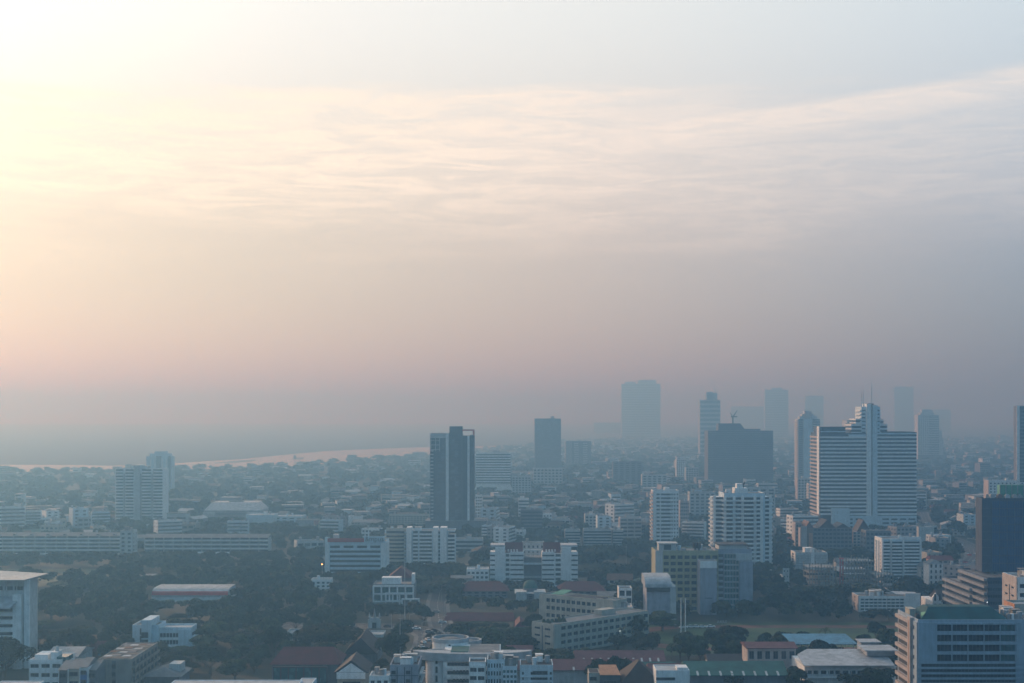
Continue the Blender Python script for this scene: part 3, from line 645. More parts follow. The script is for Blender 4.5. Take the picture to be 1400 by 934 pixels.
for (a, c, y, lab, m_) in ((711, 756, 911, 'light blue four storey block at the bottom edge with small windows', 'bluew'), (687, 707, 913, 'slim light blue block with glazed balconies at the bottom edge', 'bluew')):
    b = Bld('apartment_block', lab, 'apartment building', a, c, 548, 13, y, wall=m_, desc=('the light blue block' if a == 711 else None))
    b.core(); n = 6; fh = (b.h-.5)/n
    if a == 711:
        for k in range(n):
            z = b.h - 3.2 - k*fh
            for px, w_ in ((715, .7), (727, 1.0), (735, 4.2), (741, 2.6), (745.5, 2.0), (753, .8)): b.put('F', 'window', b.lx(px), z, w_*.9, 1.4 if w_ > 1 else 1.0, 'gl', .1)
            b.skin('F', b.x0, b.lx(750), z-1.0, z-.7, 0, .5)
        b.flatroof(m='r_dark', par=.5)
    else:
        b.grid('F', b.x0, b.x1, 0, n, fh, 4, .7, .55, .25, 'glt', frame='bluew'); b.flatroof(par=.6)
    b.clutter(2); b.end()
# ================================================================== CENTRE
b = Bld('tall_tower', 'dark slab tower with a higher central shaft and an open frame on its roof', 'tower', 588, 648, 1275, 26, 594, wall='dark', desc='the dark framed tower')
xa, xb, xc, xd = b.lx(609.5), b.lx(613.5), b.lx(632), b.lx(640)
b.core(x1=xc, z1=b.h); b.core(x0=xc+.01, z1=b.lz(596), y0=.8)
b.wb.box(b.lx(614.5), xc, -1.2, 14, 0, b.lz(583), b.mi('dark'))
n = 29; fh = b.h / n
b.skin('F', xa, xb, 0, b.h+1.0, 0, 1.3, b.mi('white')); b.skin('F', b.lx(639), b.lx(642), 0, b.lz(596), -.5, .9, b.mi('white'))
for k in range(n):
    if k < n - 4: b.put('F', 'balcony', b.lx(590.6), k*fh+.5, 2.6, 1.1, 'pale', .9)
    b.put('F', 'window', b.lx(594.6), k*fh+1.0, 1.6, 1.7, 'gld', .06); b.put('F', 'glass_strip', b.lx(603), k*fh+.5, 6.6, fh-.9, 'gld', .08)
    b.put('F', 'glass_strip', b.lx(623), k*fh+.5, 9.5, fh-.7, 'gld', 1.28); b.put('F', 'glass_strip', b.lx(645), k*fh+.5, 3.2, fh-.9, 'gld', -.72)
for k in range(4):
    for u in (592, 598): b.put('F', 'balcony_frame', b.lx(u), b.lz(615)+k*fh*1.3, 3.4, .5, 'pale', .9)
for u in (589.2, 595.4, 601): b.skin('F', b.lx(u)-.3, b.lx(u)+.3, b.lz(617), b.h, 0, .85, b.mi('pale'))
b.skin('F', b.x0, xa, b.h-3.2, b.h+1.0, 0, .95, b.mi('pale'))
b.flatroof(x1=b.lx(614)); zt = b.lz(587.5)
b.part('roof_frame', MB().box(xc, b.x1, 1, 1.9, zt-1.1, zt).box(b.x1-1.1, b.x1, 1.02, 1.88, b.lz(596), zt-1.11).box(xc, b.x1, 20, 20.9, zt-1.1, zt).box(b.x1-1.1, b.x1, 20.02, 20.88, b.lz(596), zt-1.11).box(b.x1-1.1, b.x1-.01, 1.91, 19.99, zt-1.0, zt-.1), 'redp')
b.part('podium', MB().box(b.x0-4, b.x1+12, -6, 30, 0, 14).box(b.x0-4.4, b.x1+12.4, -6.4, 30.4, 14, 14.5), 'slate'); b.end()

def slab(name, label, px0, px1, D, dep, y, wall, style='bands', n=None, nc=8, desc=None, flank=None, cat='building', gm='gl', top=None, hf=.5, rz=0, z0=0, cl=2, frame=None, wf=.6, sides=True):
    b = Bld(name, label, cat, px0, px1, D, dep, y, wall=wall, desc=desc, rz=rz); b.core()
    n = n or max(1, round(b.h / 3.3)); fh = (b.h - .3) / n
    if style == 'bands': b.bands('F', b.x0, b.x1, 0, n, fh, hf, .3, gm, frame=frame)
    elif style == 'grid': b.grid('F', b.x0, b.x1, 0, n, fh, nc, wf, hf, .3, gm, frame=frame)
    elif style == 'balc':
        b.bands('F', b.x0, b.x1, 0, n, fh, .62, .3, gm, t=.12)
        w_ = b.w / nc
        for j in range(nc): b.balc('F', b.x0 + j*w_ + .4, b.x0 + (j+1)*w_ - .4, .6, n, fh, 1.3, 1.0, frame or wall)
        for j in range(nc+1): b.skin('F', b.x0 + j*w_ - (.35 if j else 0), b.x0 + j*w_ + (.35 if j < nc else 0), 0, b.h, 0, 1.0)
    if sides:
        sd_ = 'R' if (px0+px1)/2 < 700 else 'L'
        if flank: b.skin(sd_, .05, dep-.05, 0, b.h+.5, 0, .3, b.mi(flank))
        if style != 'plain': b.grid(sd_, .1, dep-.1, 0, n, fh, max(2, int(dep/6)), .4, .45, .3, gm, t=.5 if flank else .25, frame=flank)
    if top == 'hip': b.part('roof', MB().hip(b.x0-.8, b.x1+.8, -.8, dep+.8, b.h, b.h+3, 4), 'r_red')
    elif top == 'gable': b.part('roof', MB().profile_x([(-.8, b.h), (dep+.8, b.h), (dep/2, b.h+3)], b.x0-.6, b.x1+.6), 'r_brown')
    else: b.flatroof(m=top or 'flat')
    if cl: b.clutter(cl)
    b.end(); return b

# hospital style twin block
b = Bld('twin_wing_block', 'white twin winged block with banded balconies and red roof corners', 'apartment building', 670, 790, 905, 22, 748, wall='white', desc='the white twin winged block')
n = 7; zb = b.lz(757); fh = zb / n
for (a, c) in ((670, 716), (741, 790)): b.core(x0=b.lx(a), x1=b.lx(c), z1=zb)
b.core(x0=b.lx(716)+.02, x1=b.lx(741)-.02, y0=8, z1=b.lz(764), m='slate')
L_ = ((670, 'L'), (741, 'R'))
def wing(segs, ):
    for a, c, typ in segs:
        u0, u1 = b.lx(a), b.lx(c)
        if typ == 'tower': b.skin('F', u0, u1, 0, b.h, 0, 1.2); b.core(x0=u0+.03, x1=u1-.03, y0=.03, y1=14, z0=zb, z1=b.h-.02)
        elif typ == 'slit':
            for k in range(n): b.put('F', 'window', (u0+u1)/2, k*fh+1.1, (u1-u0)*.7, 1.6, 'glk', .06); b.skin('F', u0, u1, k*fh-.1 if k else 0, k*fh+.5, 0, .9)
        elif typ == 'band':
            for k in range(n): b.put('F', 'window_band', (u0+u1)/2, k*fh+1.3, u1-u0-.3, 1.8, 'gl', .06); b.skin('F', u0, u1, max(0, k*fh-.7), k*fh+1.2, 0, 1.0)
            b.skin('F', u0, u1, zb-.7, zb+1.2, 0, 1.0)
wing([(670, 677, 'band'), (677, 690.5, 'tower'), (690.5, 697.5, 'slit'), (697.5, 716, 'band'), (741, 758, 'band'), (758, 768, 'slit'), (768, 781, 'tower'), (781, 790, 'band')])
for (a, c) in ((670.5, 690), (767, 789.5)): b.part('roof_cap', MB().box(b.lx(a), b.lx(c), .2, 16, b.h, b.h+1.2), 'whiteroof')
for (a, c) in ((691, 715), (743, 766.5)):
    b.part('roof', MB().profile_x([(3, zb+.3), (18, zb+.3), (10, b.h+2.2)], b.lx(a), b.lx(c)), 'r_red')
    for j in range(4): b.part('roof_finial', MB().box(b.lx(a+3+j*4), b.lx(a+4.8+j*4), .3, 1.6, zb+1.2, zb+2.6), 'white')
for k in range(3): b.part('link_slab', MB().box(b.lx(716), b.lx(741), 5, 7.9, 5+k*8.5, 6+k*8.5), ['pale', 'bluew', 'pale'][k])
b.end()
slab('stair_tower_block', 'grey white block with slit windows seen between the twin wings', 714, 744, 955, 14, 744, 'pale', 'grid', nc=5, wf=.4)

# red roofed court with domed pavilion
def redroof(px0, px1, D, dep, y, rise, label, grid=None, wall='slate', m='r_red', hip=6, desc=None):
    return shed('red_roof_hall', label, 'hall', px0, px1, D, dep, y, rise, m, wall=wall, hip=hip, desc=desc, grid=grid)
redroof(628, 694, 850, 22, 808, 4.5, 'dark halled building with a dull red hipped roof left of the green dome', (2, 7), desc='the left red hipped hall')
redroof(764, 826, 850, 22, 808, 4.5, 'dark halled building with a dull red hipped roof right of the green dome', (2, 7))
redroof(607, 704, 752, 24, 855, 5.2, 'long dark red roof of a hall half hidden by trees', None, 'brown', hip=2, desc='the long dark red roof')
redroof(702, 720, 735, 22, 861, 4.2, 'small dark red gable attached to the long dark red roof', None, 'brown', hip=2)
b = Bld('domed_pavilion', 'grey pavilion crowned by a green dome', 'pavilion', 706, 744, 838, 18, 812, wall='slate', desc='the green dome'); b.core(); b.grid('F', b.x0, b.x1, .3, 3, b.h/3.05, 5, .6, .5); 
b.part('cornice', MB().box(b.x0-1, b.x1+1, -1, 19, b.h, b.h+.5), 'pale')
b.wb.cyl(0, 9, 4.2, 4.2, b.h+.5, b.h+2.6, 20)
dm = MB(); pr = [(4.4*math.cos(R(a)), 4.6*math.sin(R(a))) for a in range(0, 91, 15)]
for (r0, z0_), (r1, z1_) in zip(pr, pr[1:]): dm.cyl(0, 9, r0, max(r1, .02), b.h+2.6+z0_, b.h+2.6+z1_, 20)
b.part('dome', dm, 'r_green'); b.part('side_pavilion', MB().box(b.x0-.2, b.x0+6, -3, 6, 0, b.h+1.5).box(b.x1-6, b.x1+.2, -3, 6, 0, b.h+1.5), 'pale'); b.end()

# L shaped pale school
b = Bld('school_wing', 'long cream school wing turned at an angle with two rows of square windows', 'school', 735, 866, 652, 14, h=13.4, wall='cream', desc='the angled cream school wing', foot=False)
b.root.location = (gx(757, 648), 648, 0); b.root.rotation_euler[2] = R(44); Lg = 66
b.x0, b.x1 = 0, Lg; OCC += [(gx(757,648)+t_*.72*1-5, 648+t_*.69+5, 14) for t_ in (0, 12, 24, 36, 48, 60)]
b.core(); b.grid('F', 4, Lg, .3, 4, 3.25, 15, .74, .5, .3, 'gl', t=.5); b.skin('F', 0, 3.98, 0, b.h, 0, .5)
b.skin('L', .05, 13.9, 0, b.h, 0, .3); 
for k in range(4):
    for u in (3.6, 10.2): b.put('L', 'window', u, 1.3+k*3.25, 3.4, .9, 'gl', .36)
b.skin('L', 6.6, 7.3, 0, b.h-.5, .3, .42, b.mi('slate'))
b.flatroof(m='r_grey', par=.7)
for j in range(9): b.part('roof_planter', MB().cyl(2+j*1.7, 5+(j*5) % 6, 1.1, .5, b.h+.15, b.h+1.7, 7), ['leaf', 'leaf2'][j % 2])
b.part('stair_house', MB().box(40, 50, 7, 12, b.h, b.h+2.6), 'cream'); b.end()
b = Bld('school_wing', 'cream school wing with a green canopy on its roof behind the angled wing', 'school', 737, 825, 735, 12, h=gz(815, 735), wall='cream', foot=False)
b.root.location = (gx(738, 738), 738, 0); b.root.rotation_euler[2] = R(-38); Lg = 46; b.x0, b.x1 = 0, Lg
OCC += [(gx(738,738)+t_*.8, 742-t_*.6, 12) for t_ in (0, 12, 24, 36, 46)]
n = 4; fh = (b.h-.4)/n; b.core(); b.grid('F', 4, 36, .2, n, fh, 10, .74, .5, .3, 'gl', t=.5); b.skin('F', 0, 3.98, 0, b.h, 0, .5); b.skin('F', 36.02, Lg, 0, b.h+1.4, 0, .5); b.flatroof(m='r_grey')
b.part('roof_canopy', MB().add([(6,2,b.h+1.2),(13,2,b.h+1.2),(15,8,b.h+3),(9,8,b.h+3),(6,2,b.h+1),(13,2,b.h+1),(15,8,b.h+2.8),(9,8,b.h+2.8)], [(0,1,2,3),(7,6,5,4),(0,4,5,1),(1,5,6,2),(2,6,7,3),(3,7,4,0)]), 'green')
b.part('roof_sheet', MB().box(16, 36, 1, 10, b.h+.5, b.h+.8), 'r_dark'); b.end()
slab('school_hall', 'pale rounded school hall joining the two cream wings', 822, 866, 712, 16, 833, 'pale', 'grid', nc=6, n=4, cl=4, top='whiteroof')
b = Bld('frame_house', 'white framed lookout house with big square openings behind the school hall', 'building', 846, 864, 760, 10, 806, wall='white'); b.core(); b.grid('F', b.x0, b.x1, b.h-12, 3, 4, 2, .76, .7, .15, 'gl'); b.flatroof(m='r_dark'); b.end()

# yellow block group
b = Bld('apartment_block', 'yellowish apartment block with a grid of recessed square windows', 'apartment building', 896, 982, 792, 22, 755, wall='yellow', desc='the yellowish block')
b.core(); b.skin('F', b.x0, b.lx(906), 0, b.h+.9, 0, .6, b.mi('pale')); n = 9; fh = (b.h-1)/n
b.grid('F', b.lx(906), b.x1, 0, n, fh, 8, .74, .56, .22, 'gl', t=.6); b.flatroof(m='r_grey')
b.part('stair_house', MB().box(b.lx(902), b.lx(926), 5, 14, b.h, b.h+4.2).box(b.lx(901), b.lx(928), 4, 15, b.h+4.2, b.h+4.6), 'pale'); b.put('F', 'window', b.lx(914), b.h+.8, 4, 2.8, 'glk', .06, 5)
for px in (952, 957.5): b.part('water_tank', MB().cyl(b.lx(px), 6, 1.1, 1.1, b.h+1.6, b.h+4.6, 12).cyl(b.lx(px), 6, .4, .4, b.h+.15, b.h+1.6, 6), 'frame')
b.clutter(5, x0=b.lx(928)); b.end()
b = Bld('stair_block', 'tall blank lilac grey stair block standing against the yellowish block', 'stair block', 957, 980, 778, 12, 768, wall='lilac'); b.core(); b.skin('F', b.x0, b.x1, b.h-3.5, b.h+.3, 0, .3, b.mi('white')); b.flatroof(m='r_grey', par=.4)
b.put('F', 'window', 0, 9, 4, .35, 'glk', .06); b.end()
b = Bld('apartment_block', 'grey apartment block with a fine white balcony grid and a blank right flank', 'apartment building', 978, 1028, 796, 22, 753, wall='lilac', desc='the grey block beside the yellowish one')
b.core(); n = 10; fh = (b.h-1.5)/n; u0, u1 = b.lx(990), b.lx(1010)
for k in range(n):
    b.put('F', 'stair_opening', b.lx(984), k*fh+.9, 4.2, fh-1.3, 'glk', .06); b.balc('F', b.lx(980.5), b.lx(988), k*fh+.3, 1, fh, .9, .9, 'pale')
b.grid('F', u0, u1, 0, n, fh, 5, .85, .72, .14, 'glt', t=.35, frame='pale'); b.skin('F', b.lx(1010), b.x1, 0, b.lz(767), 0, 3.2)
b.skin('F', b.lx(1006), b.x1, b.lz(766), b.lz(757), 0, 1.5, b.mi('pale')); b.wb.box(b.lx(984), b.lx(1022), 3, 18, b.h, b.lz(746), b.mi('pale')); b.part('roof', MB().box(b.lx(982), b.lx(1024), 2, 19, b.lz(746), b.lz(745)), 'r_dark')
b.flatroof(); b.end()
b = Bld('barrel_roof_hall', 'tall grey hall with a pale curved metal roof', 'hall', 884, 916, 742, 20, 802, wall='lilac', desc='the curved roof hall')
b.core(); pf = [(-1.0 + 0, b.h-.4)] + [(11 - 12*math.cos(R(a))*1.0, b.h + 5.0*math.sin(R(a))) for a in range(0, 91, 15)] + [(20, b.h+5), (21, b.h)]
b.part('roof', MB().profile_x(pf, b.x0-.8, b.x1+.8), 'whiteroof'); b.skin('F', b.x0, b.x1, b.h-2.6, b.h-.6, 0, .9, b.mi('frame'))
b.skin('R', .05, 19.9, 0, b.h, 0, 3.2, b.mi('pale')); b.end()
for px in (931, 937):
    t = empty('flue_mast', (gx(px, 705), 705, 0), 0, 'tall pale twin-pole mast by the running track, %s one of the two' % ('left' if px == 931 else 'right'), 'mast')
    H_ = gz(818, 705)
    MB().cyl(0, 0, .32, .22, 0, H_, 10).build('pole', M_['white'], t)
    for k in range(6): MB().cyl(0, 0, .42, .42, 3+k*(H_-3)/6, 3.25+k*(H_-3)/6, 10).build('collar', M_['steel'], t)
# floodlights and poles
def mast(px, D, ytop, label, head=False, r=.2, m='steel'):
    H_ = gz(ytop, D); t = empty('floodlight_mast' if head else 'pole', (gx(px, D), D, 0), 0, label, 'floodlight' if head else 'pole')
    MB().cyl(0, 0, r, r*.5, 0, H_, 8).build('shaft', M_[m], t); MB().box(-.5, .5, -.5, .5, 0, .5).build('base', M_['concrete'], t)
    if head:
        MB().box(-2.4, 2.4, -.15, .15, H_-.3, H_).build('crossbar', M_[m], t)
        for j in range(4): MB().box(-2.3+j*1.3, -1.5+j*1.3, -.6, -.1, H_-.1, H_+.9).build('lamp', M_['whiteroof'], t)
    else: MB().box(-.8, .8, -.1, .1, H_*.9, H_*.9+.15).build('crossarm', M_[m], t)
mast(987, 715, 851, 'floodlight mast with a white lamp cluster by the running track', True)
mast(1213, 755, 800, 'thin pole standing at the far right end of the sports field', True, .16)
mast(553.5, 700, 766, 'very tall thin pale pole above the trees behind the dark pyramid roofed tower', r=.22, m='pale')
mast(547, 610, 838, 'thin pale pole rising beside the short pole crowned trees near the bottom edge', r=.16, m='pale')
mast(856, 1000, 744, 'short roof height pole near the curved tower', r=.14)

# pale mid blocks right of centre
for (a, c) in ((773, 793), (798, 836), (838, 852)):
    slab('office_slab', {773: 'pale banded slab with a sunlit pink end', 798: 'widest pale banded slab of the row of three', 838: 'short pale banded slab ending the row of three'}[a], a, c, 1165, 14, 726 if a != 798 else 725, 'pale', 'bands', n=6, desc='the row of three banded slabs' if a == 798 else None, flank='pink' if a == 773 else None, cl=2)
slab('apartment_block', 'small grey block whose left flank glows pink in the sun', 848, 877, 1225, 14, 709, 'pale', 'balc', nc=3, flank='pink', desc='the small pink flanked block')
b = Bld('apartment_tower', 'slim white tower with stacked balconies on its pink sunlit left edge', 'apartment tower', 893, 928, 1150, 18, 672, wall='white', desc='the slim white tower')
b.core(); n = 15; fh = (b.h-1)/n
b.grid('F', b.lx(896), b.lx(903.5), 0, n, fh, 1, .6, .42, .35, 'gl', t=.3); b.bands('F', b.lx(903.5), b.lx(917), 0, n, fh, .48, .3, 'gl', t=.3); b.grid('F', b.lx(917), b.x1, 0, n, fh, 3, .5, .42, .35, 'gl', t=.3)
b.skin('F', b.x0, b.lx(896), 0, b.h, 0, .3)
b.skin('L', .05, 17.9, 0, b.h, 0, .25, b.mi('pink')); b.balc('L', 1, 9, .8, n, fh, 1.7, 1.0, 'white'); b.balc('L', 10.5, 17, .8, n, fh, 1.3, 1.0, 'pink')  # sunlit left face put in as a pink skin and pink balconies
b.flatroof(); b.part('stair_house', MB().box(b.lx(909), b.lx(916), 4, 10, b.h, b.h+3.2), 'white'); b.end()
# large rounded balcony tower
b = Bld('balcony_tower', 'large white tower with bulging rounded balconies on every floor', 'apartment tower', 978, 1056, 972, 26, 676, wall='bluew', desc='the large rounded balcony tower')
b.core(x0=b.lx(990), x1=b.lx(1046), z1=b.h); b.core(y0=6, z1=b.lz(681)); n = 18; fh = b.lz(681)/n
for px in (978, 991, 1003.5, 1015, 1032, 1041, 1055): b.skin('F', b.lx(px)-.9, b.lx(px)+.9, 0, b.h-1, -6 if px in (978, 1055) else 0, 1.2 if px not in (978, 1055) else -4.5, b.mi('white'))
bays = ((997, 5.2, 3.6, 0), (1023.5, 7.2, 3.8, 0), (984.5, 4.2, 1.6, 5.2), (1048, 4.6, 1.8, 5.2), (1009, 3.2, 1.8, 0), (1036.5, 2.8, 1.6, 0))
for i, (px, rx, ry, y0_) in enumerate(bays):
    me = curve_slab(0, 0, rx, ry, 0, .3, 180, 360, 12, .95).mesh('balcony', M_['white'])
    for k in range(n):
        z = k*fh + .6
        if z > b.h - 3: continue
        o = bpy.data.objects.new('balcony', me); COL.objects.link(o); o.parent = b.root; o.location = (b.lx(px), y0_, z)
        b.put('F', 'window_wall', b.lx(px), z+.4, rx*1.6, 2.3, 'glk' if i < 2 else 'gl', .07, y0_)
for side in 'LR':
    for k in range(n): b.put(side, 'window', 14, k*fh+1.3, 6, 1.4, 'gl', .06)
    me = curve_slab(0, 0, 3.4, 1.8, 0, .3, 180, 360, 8, .9).mesh('balcony', M_['white'])
    for k in range(n):
        for u in (9.5, 20):
            o = bpy.data.objects.new('balcony', me); COL.objects.link(o); o.parent = b.root
            o.location = ((b.x0 if side == 'L' else b.x1), u, k*fh+.5); o.rotation_euler[2] = -math.pi/2 if side == 'L' else math.pi/2
b.flatroof(x0=b.lx(990), x1=b.lx(1046)); b.part('penthouse', MB().box(b.lx(1006), b.lx(1024), 4, 16, b.h, b.lz(668)).box(b.lx(1009), b.lx(1017), 5, 12, b.lz(668), b.lz(662)), 'white')
b.part('roof_dish', MB().cyl(b.lx(1018.5), 6, .25, .25, b.lz(668), b.lz(661), 6).rod((b.lx(1018), 6, b.lz(663)), (b.lx(1020.5), 6, b.lz(659)), .8, 6, .2), 'frame')
b.clutter(4, x0=b.lx(992), x1=b.lx(1005)); b.end()

# landmark tower with spine
b = Bld('spine_tower', 'great white banded tower with a stepped central spine and roof antennas', 'tower', 1122, 1253, 1290, 42, 592, wall='gl', desc='the great banded tower')
W0, W1, S0, S1 = b.x0, b.x1, b.lx(1184.5), b.lx(1199)
Lt, Rt = b.lz(592), b.lz(592); zl = b.lz(703)
b.wm = [M_['gl']]; wi = b.mi('bluew')
b.core(z1=Rt, z0=0); b.core(x1=b.lx(1156), y1=30, z0=Rt, z1=b.lz(583)-.3, m='gl'); 
pitch = (b.lz(598) - zl) / 20
for k in range(21):
    z = zl + k*pitch
    for (u0, u1) in ((W0, S0-.02), (S1+.02, W1)): b.part('floor_band', MB().box(u0, u1, -.9, -.02, z-.75, z+.85), 'white')
    b.part('side_band', MB().box(W0-1.2, W0-.02, 0, 41.5, z-.75, z+.85), 'pink')  # sunlight on the tower's left side is painted as pink bands
b.skin('F', W0, b.lx(1156), b.lz(591), b.lz(589.5), 0, .9, wi); b.skin('F', S1, W1, b.lz(594), b.lz(592), 0, .95, wi)
b.skin('F', b.lx(1160), b.lx(1184), b.lz(597), b.lz(594), 0, .95, wi)
b.skin('L', 0, 9, zl, b.lz(583), 1.22, 1.6, b.mi('white'))
# stepped shoulders either side of the spine
for (a, c, yt, yb, m_) in ((1165, 1178, 579, 592, 'white'), (1171, 1178, 574, 579, 'white'), (1203.5, 1213.5, 580, 592, 'white'), (1203.5, 1208.5, 575, 580, 'white')):
    b.core(x0=b.lx(a), x1=b.lx(c), y0=1.5, y1=26, z0=b.lz(yb), z1=b.lz(yt), m='gl')
    z = b.lz(yb)
    while z < b.lz(yt) + .5: b.part('floor_band', MB().box(b.lx(a)-.6, b.lx(c)+.02, .6, 1.48, z-.5, z+.9).box(b.lx(a)-.6, b.lx(a)-.02, 1.5, 25, z-.5, z+.9), 'white'); z += pitch
b.core(x0=b.lx(1178), x1=b.lx(1203.5), y0=.8, y1=24, z0=0, z1=b.lz(556), m='bluew')
for k in range(9):
    z = b.lz(592) + k*pitch*.95
    if z < b.lz(558):
        for (a, c) in ((1178, 1184), (1199.5, 1203.5)): b.put('F', 'window', b.lx((a+c)/2), z, b.lx(c)-b.lx(a)-.8, 1.0, 'gl', .1, .8)
        b.part('balcony', MB().box(b.lx(1176), b.lx(1178)-.02, 1, 20, z-.4, z+.6), 'white'); b.part('balcony', MB().box(b.lx(1203.5)+.02, b.lx(1205), 1, 20, z-.4, z+.6), 'white')
b.core(x0=S0, x1=b.lx(1190.6), y0=-1.9, y1=18, z0=0, z1=b.lz(552), m='white'); b.core(x0=b.lx(1192.4), x1=S1, y0=-1.9, y1=18, z0=0, z1=b.lz(554), m='bluew'); b.core(x0=b.lx(1190.6)+.02, x1=b.lx(1192.4)-.02, y0=-1, y1=17, z0=0, z1=b.lz(560), m='slate')
b.part('machine_room', MB().box(b.lx(1187), b.lx(1194.5), 0, 10, b.lz(556)+.05, b.lz(551.5)), 'brown')
for px, yt in ((1194.6, 517), (1181, 533), (1183.5, 531)): b.part('antenna', MB().cyl(b.lx(px), 8, .45, .12, b.lz(556), b.lz(yt), 6), 'pale')
# lower storeys
b.core(x0=b.lx(1160), x1=b.lx(1252), y0=-3, y1=-.01, z0=0, z1=zl-1.5, m='bluew')
for k in range(6):
    for (a, c) in ((1161, 1165), (1168.5, 1178), (1205, 1214.5), (1217, 1226), (1229, 1238), (1240.5, 1250.5)): b.put('F', 'window', b.lx((a+c)/2), zl - 5.2 - k*3.5, b.lx(c)-b.lx(a)-.4, 1.5, 'gl', .1, -3)
b.core(x0=b.lx(1136), x1=b.lx(1160)-.05, y0=-5, y1=-.05, z0=0, z1=b.lz(695), m='bluew')
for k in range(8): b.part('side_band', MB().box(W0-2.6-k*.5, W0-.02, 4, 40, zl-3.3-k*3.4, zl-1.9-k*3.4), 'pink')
b.flatroof(x0=b.lx(1205)); b.end()
# brown gabled building in front
b = Bld('gabled_block', 'brown block with steep dark gables in front of the great banded tower', 'building', 1095, 1165, 1130, 24, 722, wall='brown', desc='the brown gabled block'); b.core()
b.grid('F', b.lx(1112), b.x1, 0, 6, b.h/6, 10, .7, .5, .3, 'gl', frame='slate'); b.skin('L', .05, 23.9, 0, b.h, 0, .5, b.mi('pink')); b.skin('F', b.x0, b.lx(1103), 0, b.h+1.5, 0, .5, b.mi('pink')); b.skin('F', b.lx(1106), b.lx(1111), 0, b.h-4, 0, .8, b.mi('orange'))
for (a, c, y) in ((1101, 1113, 713), (1120, 1143, 711), (1143, 1163, 716)): b.part('gable_roof', MB().profile_y([(b.lx(a), b.h), (b.lx(c), b.h), (b.lx((a+c)/2), b.lz(y))], 1, 22), 'r_dark' if a > 1105 else 'r_rust')
b.end()
b = Bld('gabled_block', 'small brown block with one pointed gable right of the larger brown gabled one', 'building', 1166, 1198, 1150, 20, 727, wall='brown'); b.core(); b.grid('F', b.x0, b.x1, 0, 6, b.h/6, 6, .6, .5, frame='pink')
b.part('gable_roof', MB().profile_y([(b.lx(1172), b.h), (b.lx(1192), b.h), (b.lx(1181), b.lz(711))], 1, 18), 'r_brown'); b.end()
slab('dark_office', 'dark brown flat block in front of the foot of the great banded tower', 1184, 1218, 1110, 16, 727, 'slate', 'grid', nc=6, frame='slate')
slab('small_block', 'little beige block with pink windows left of the brown gabled block', 1088, 1096, 1140, 12, 716, 'beige', 'grid', nc=2, flank='pink')
slab('clinic_building', 'pale cube building with a white roof right of the great banded tower', 1256, 1277, 1200, 18, 722, 'pale', 'plain', top='whiteroof', desc='the pale cube beside the great tower')
# tall towers behind
b = Bld('crowned_tower', 'slender grey tower with a stepped crown left of the great banded tower', 'apartment tower', 1091, 1121, 2000, 24, 573, wall='pale', desc='the slender crowned tower')
b.core(); n = 34; fh = b.h/n; b.grid('F', b.x0, b.lx(1099), 0, n, fh, 1, .7, .5, frame='pale'); b.skin('F', b.lx(1099), b.lx(1110), 0, b.h, 0, .8, b.mi('bluew')); b.bands('F', b.lx(1111), b.x1, 0, n, fh, .5, frame='pale', t=.6)
for k in range(n): b.part('balcony', MB().box(b.x0-1.4, b.x0-.05, 2, 20, k*fh+.2, k*fh+1.2), 'pink')
for px, a, y in ((1106, 12, 569), (1105.5, 8, 566), (1105.5, 5, 562)): b.core(x0=b.lx(px-a), x1=b.lx(px+a), y0=3+(12-a)*.3, y1=18-(12-a)*.3, z1=b.lz(y), z0=b.h-1)
b.part('crown', MB().box(b.lx(1101), b.lx(1110), 2, 8, b.lz(571), b.lz(563)), 'pink'); b.end()
slab('low_annex', 'pale low annex at the foot of the slender crowned tower', 1091, 1108, 1740, 14, 655, 'pale', 'grid', nc=4, flank='pink'); slab('low_annex', 'wider grey annex right of the pale annex of the slender crowned tower', 1106, 1121, 1700, 14, 662, 'pale', 'grid', nc=4)
b = Bld('hazy_tower', 'faint stepped tower with fine balconies right of the great banded tower', 'apartment tower', 1255, 1288, 3300, 28, 568, wall='pale', desc='the faint stepped tower'); b.core(x1=b.lx(1284)); b.core(x0=b.lx(1284)+.02, z1=b.lz(588)); b.core(x0=b.lx(1259), x1=b.lx(1278), y0=3, y1=20, z0=b.h-1, z1=b.lz(564)); b.core(x0=b.lx(1261), x1=b.lx(1276), y0=5, y1=18, z0=b.h-1, z1=b.lz(560)); b.core(x0=b.x1, x1=b.x1+5, y0=6, z1=b.lz(600))
n = 26; b.bands('F', b.lx(1270), b.lx(1284), 0, n, b.h/n, .5); b.grid('F', b.x0, b.lx(1270), 0, n, b.h/n, 5, .5, .45); b.part('podium', MB().box(b.x0-1, b.x1+9, -6, -.4, 0, b.lz(622)), 'slate'); b.flatroof(x1=b.lx(1284)); b.end()
def far(px0, px1, D, y, label, m='grey', steps=(), desc=None, dep=34, nb=None, name='distant_tower', cat='tower'):
    D = D*1.9 if D > 3000 and px0 != 957 else D
    b = Bld(name, label, cat, px0, px1, D, dep, y, wall=m, desc=desc); b.core()
    for (a, c, yt) in steps: b.core(x0=b.lx(a), x1=b.lx(c), y0=4, y1=dep-4, z0=b.h-.5, z1=b.lz(yt))
    n = nb or max(3, int(b.h/11)); b.bands('F', b.x0+1, b.x1-1, 0, n, b.h/n, .55, .25, 'gl', t=.4)
    b.part('roof', MB().box(b.x0+.6, b.x1-.6, .6, dep-.6, b.h, b.h+.5), 'flat'); b.end()
far(850, 903, 3500, 525, 'broad faint tower with a domed top fading into the haze', 'grey', ((855, 869, 522), (873, 897, 519.5)), 'the broad faint tower', 50)
far(957, 985, 3600, 547, 'blue grey tower with a narrower top block behind the dark construction block', 'grey', ((966, 981, 537), (967, 975, 536)), 'the blue grey tower')
far(1046, 1078, 3500, 533, 'faint slab tower above the right end of the dark construction block', 'grey', ((1055, 1070, 530.5),), 'the faint slab tower')
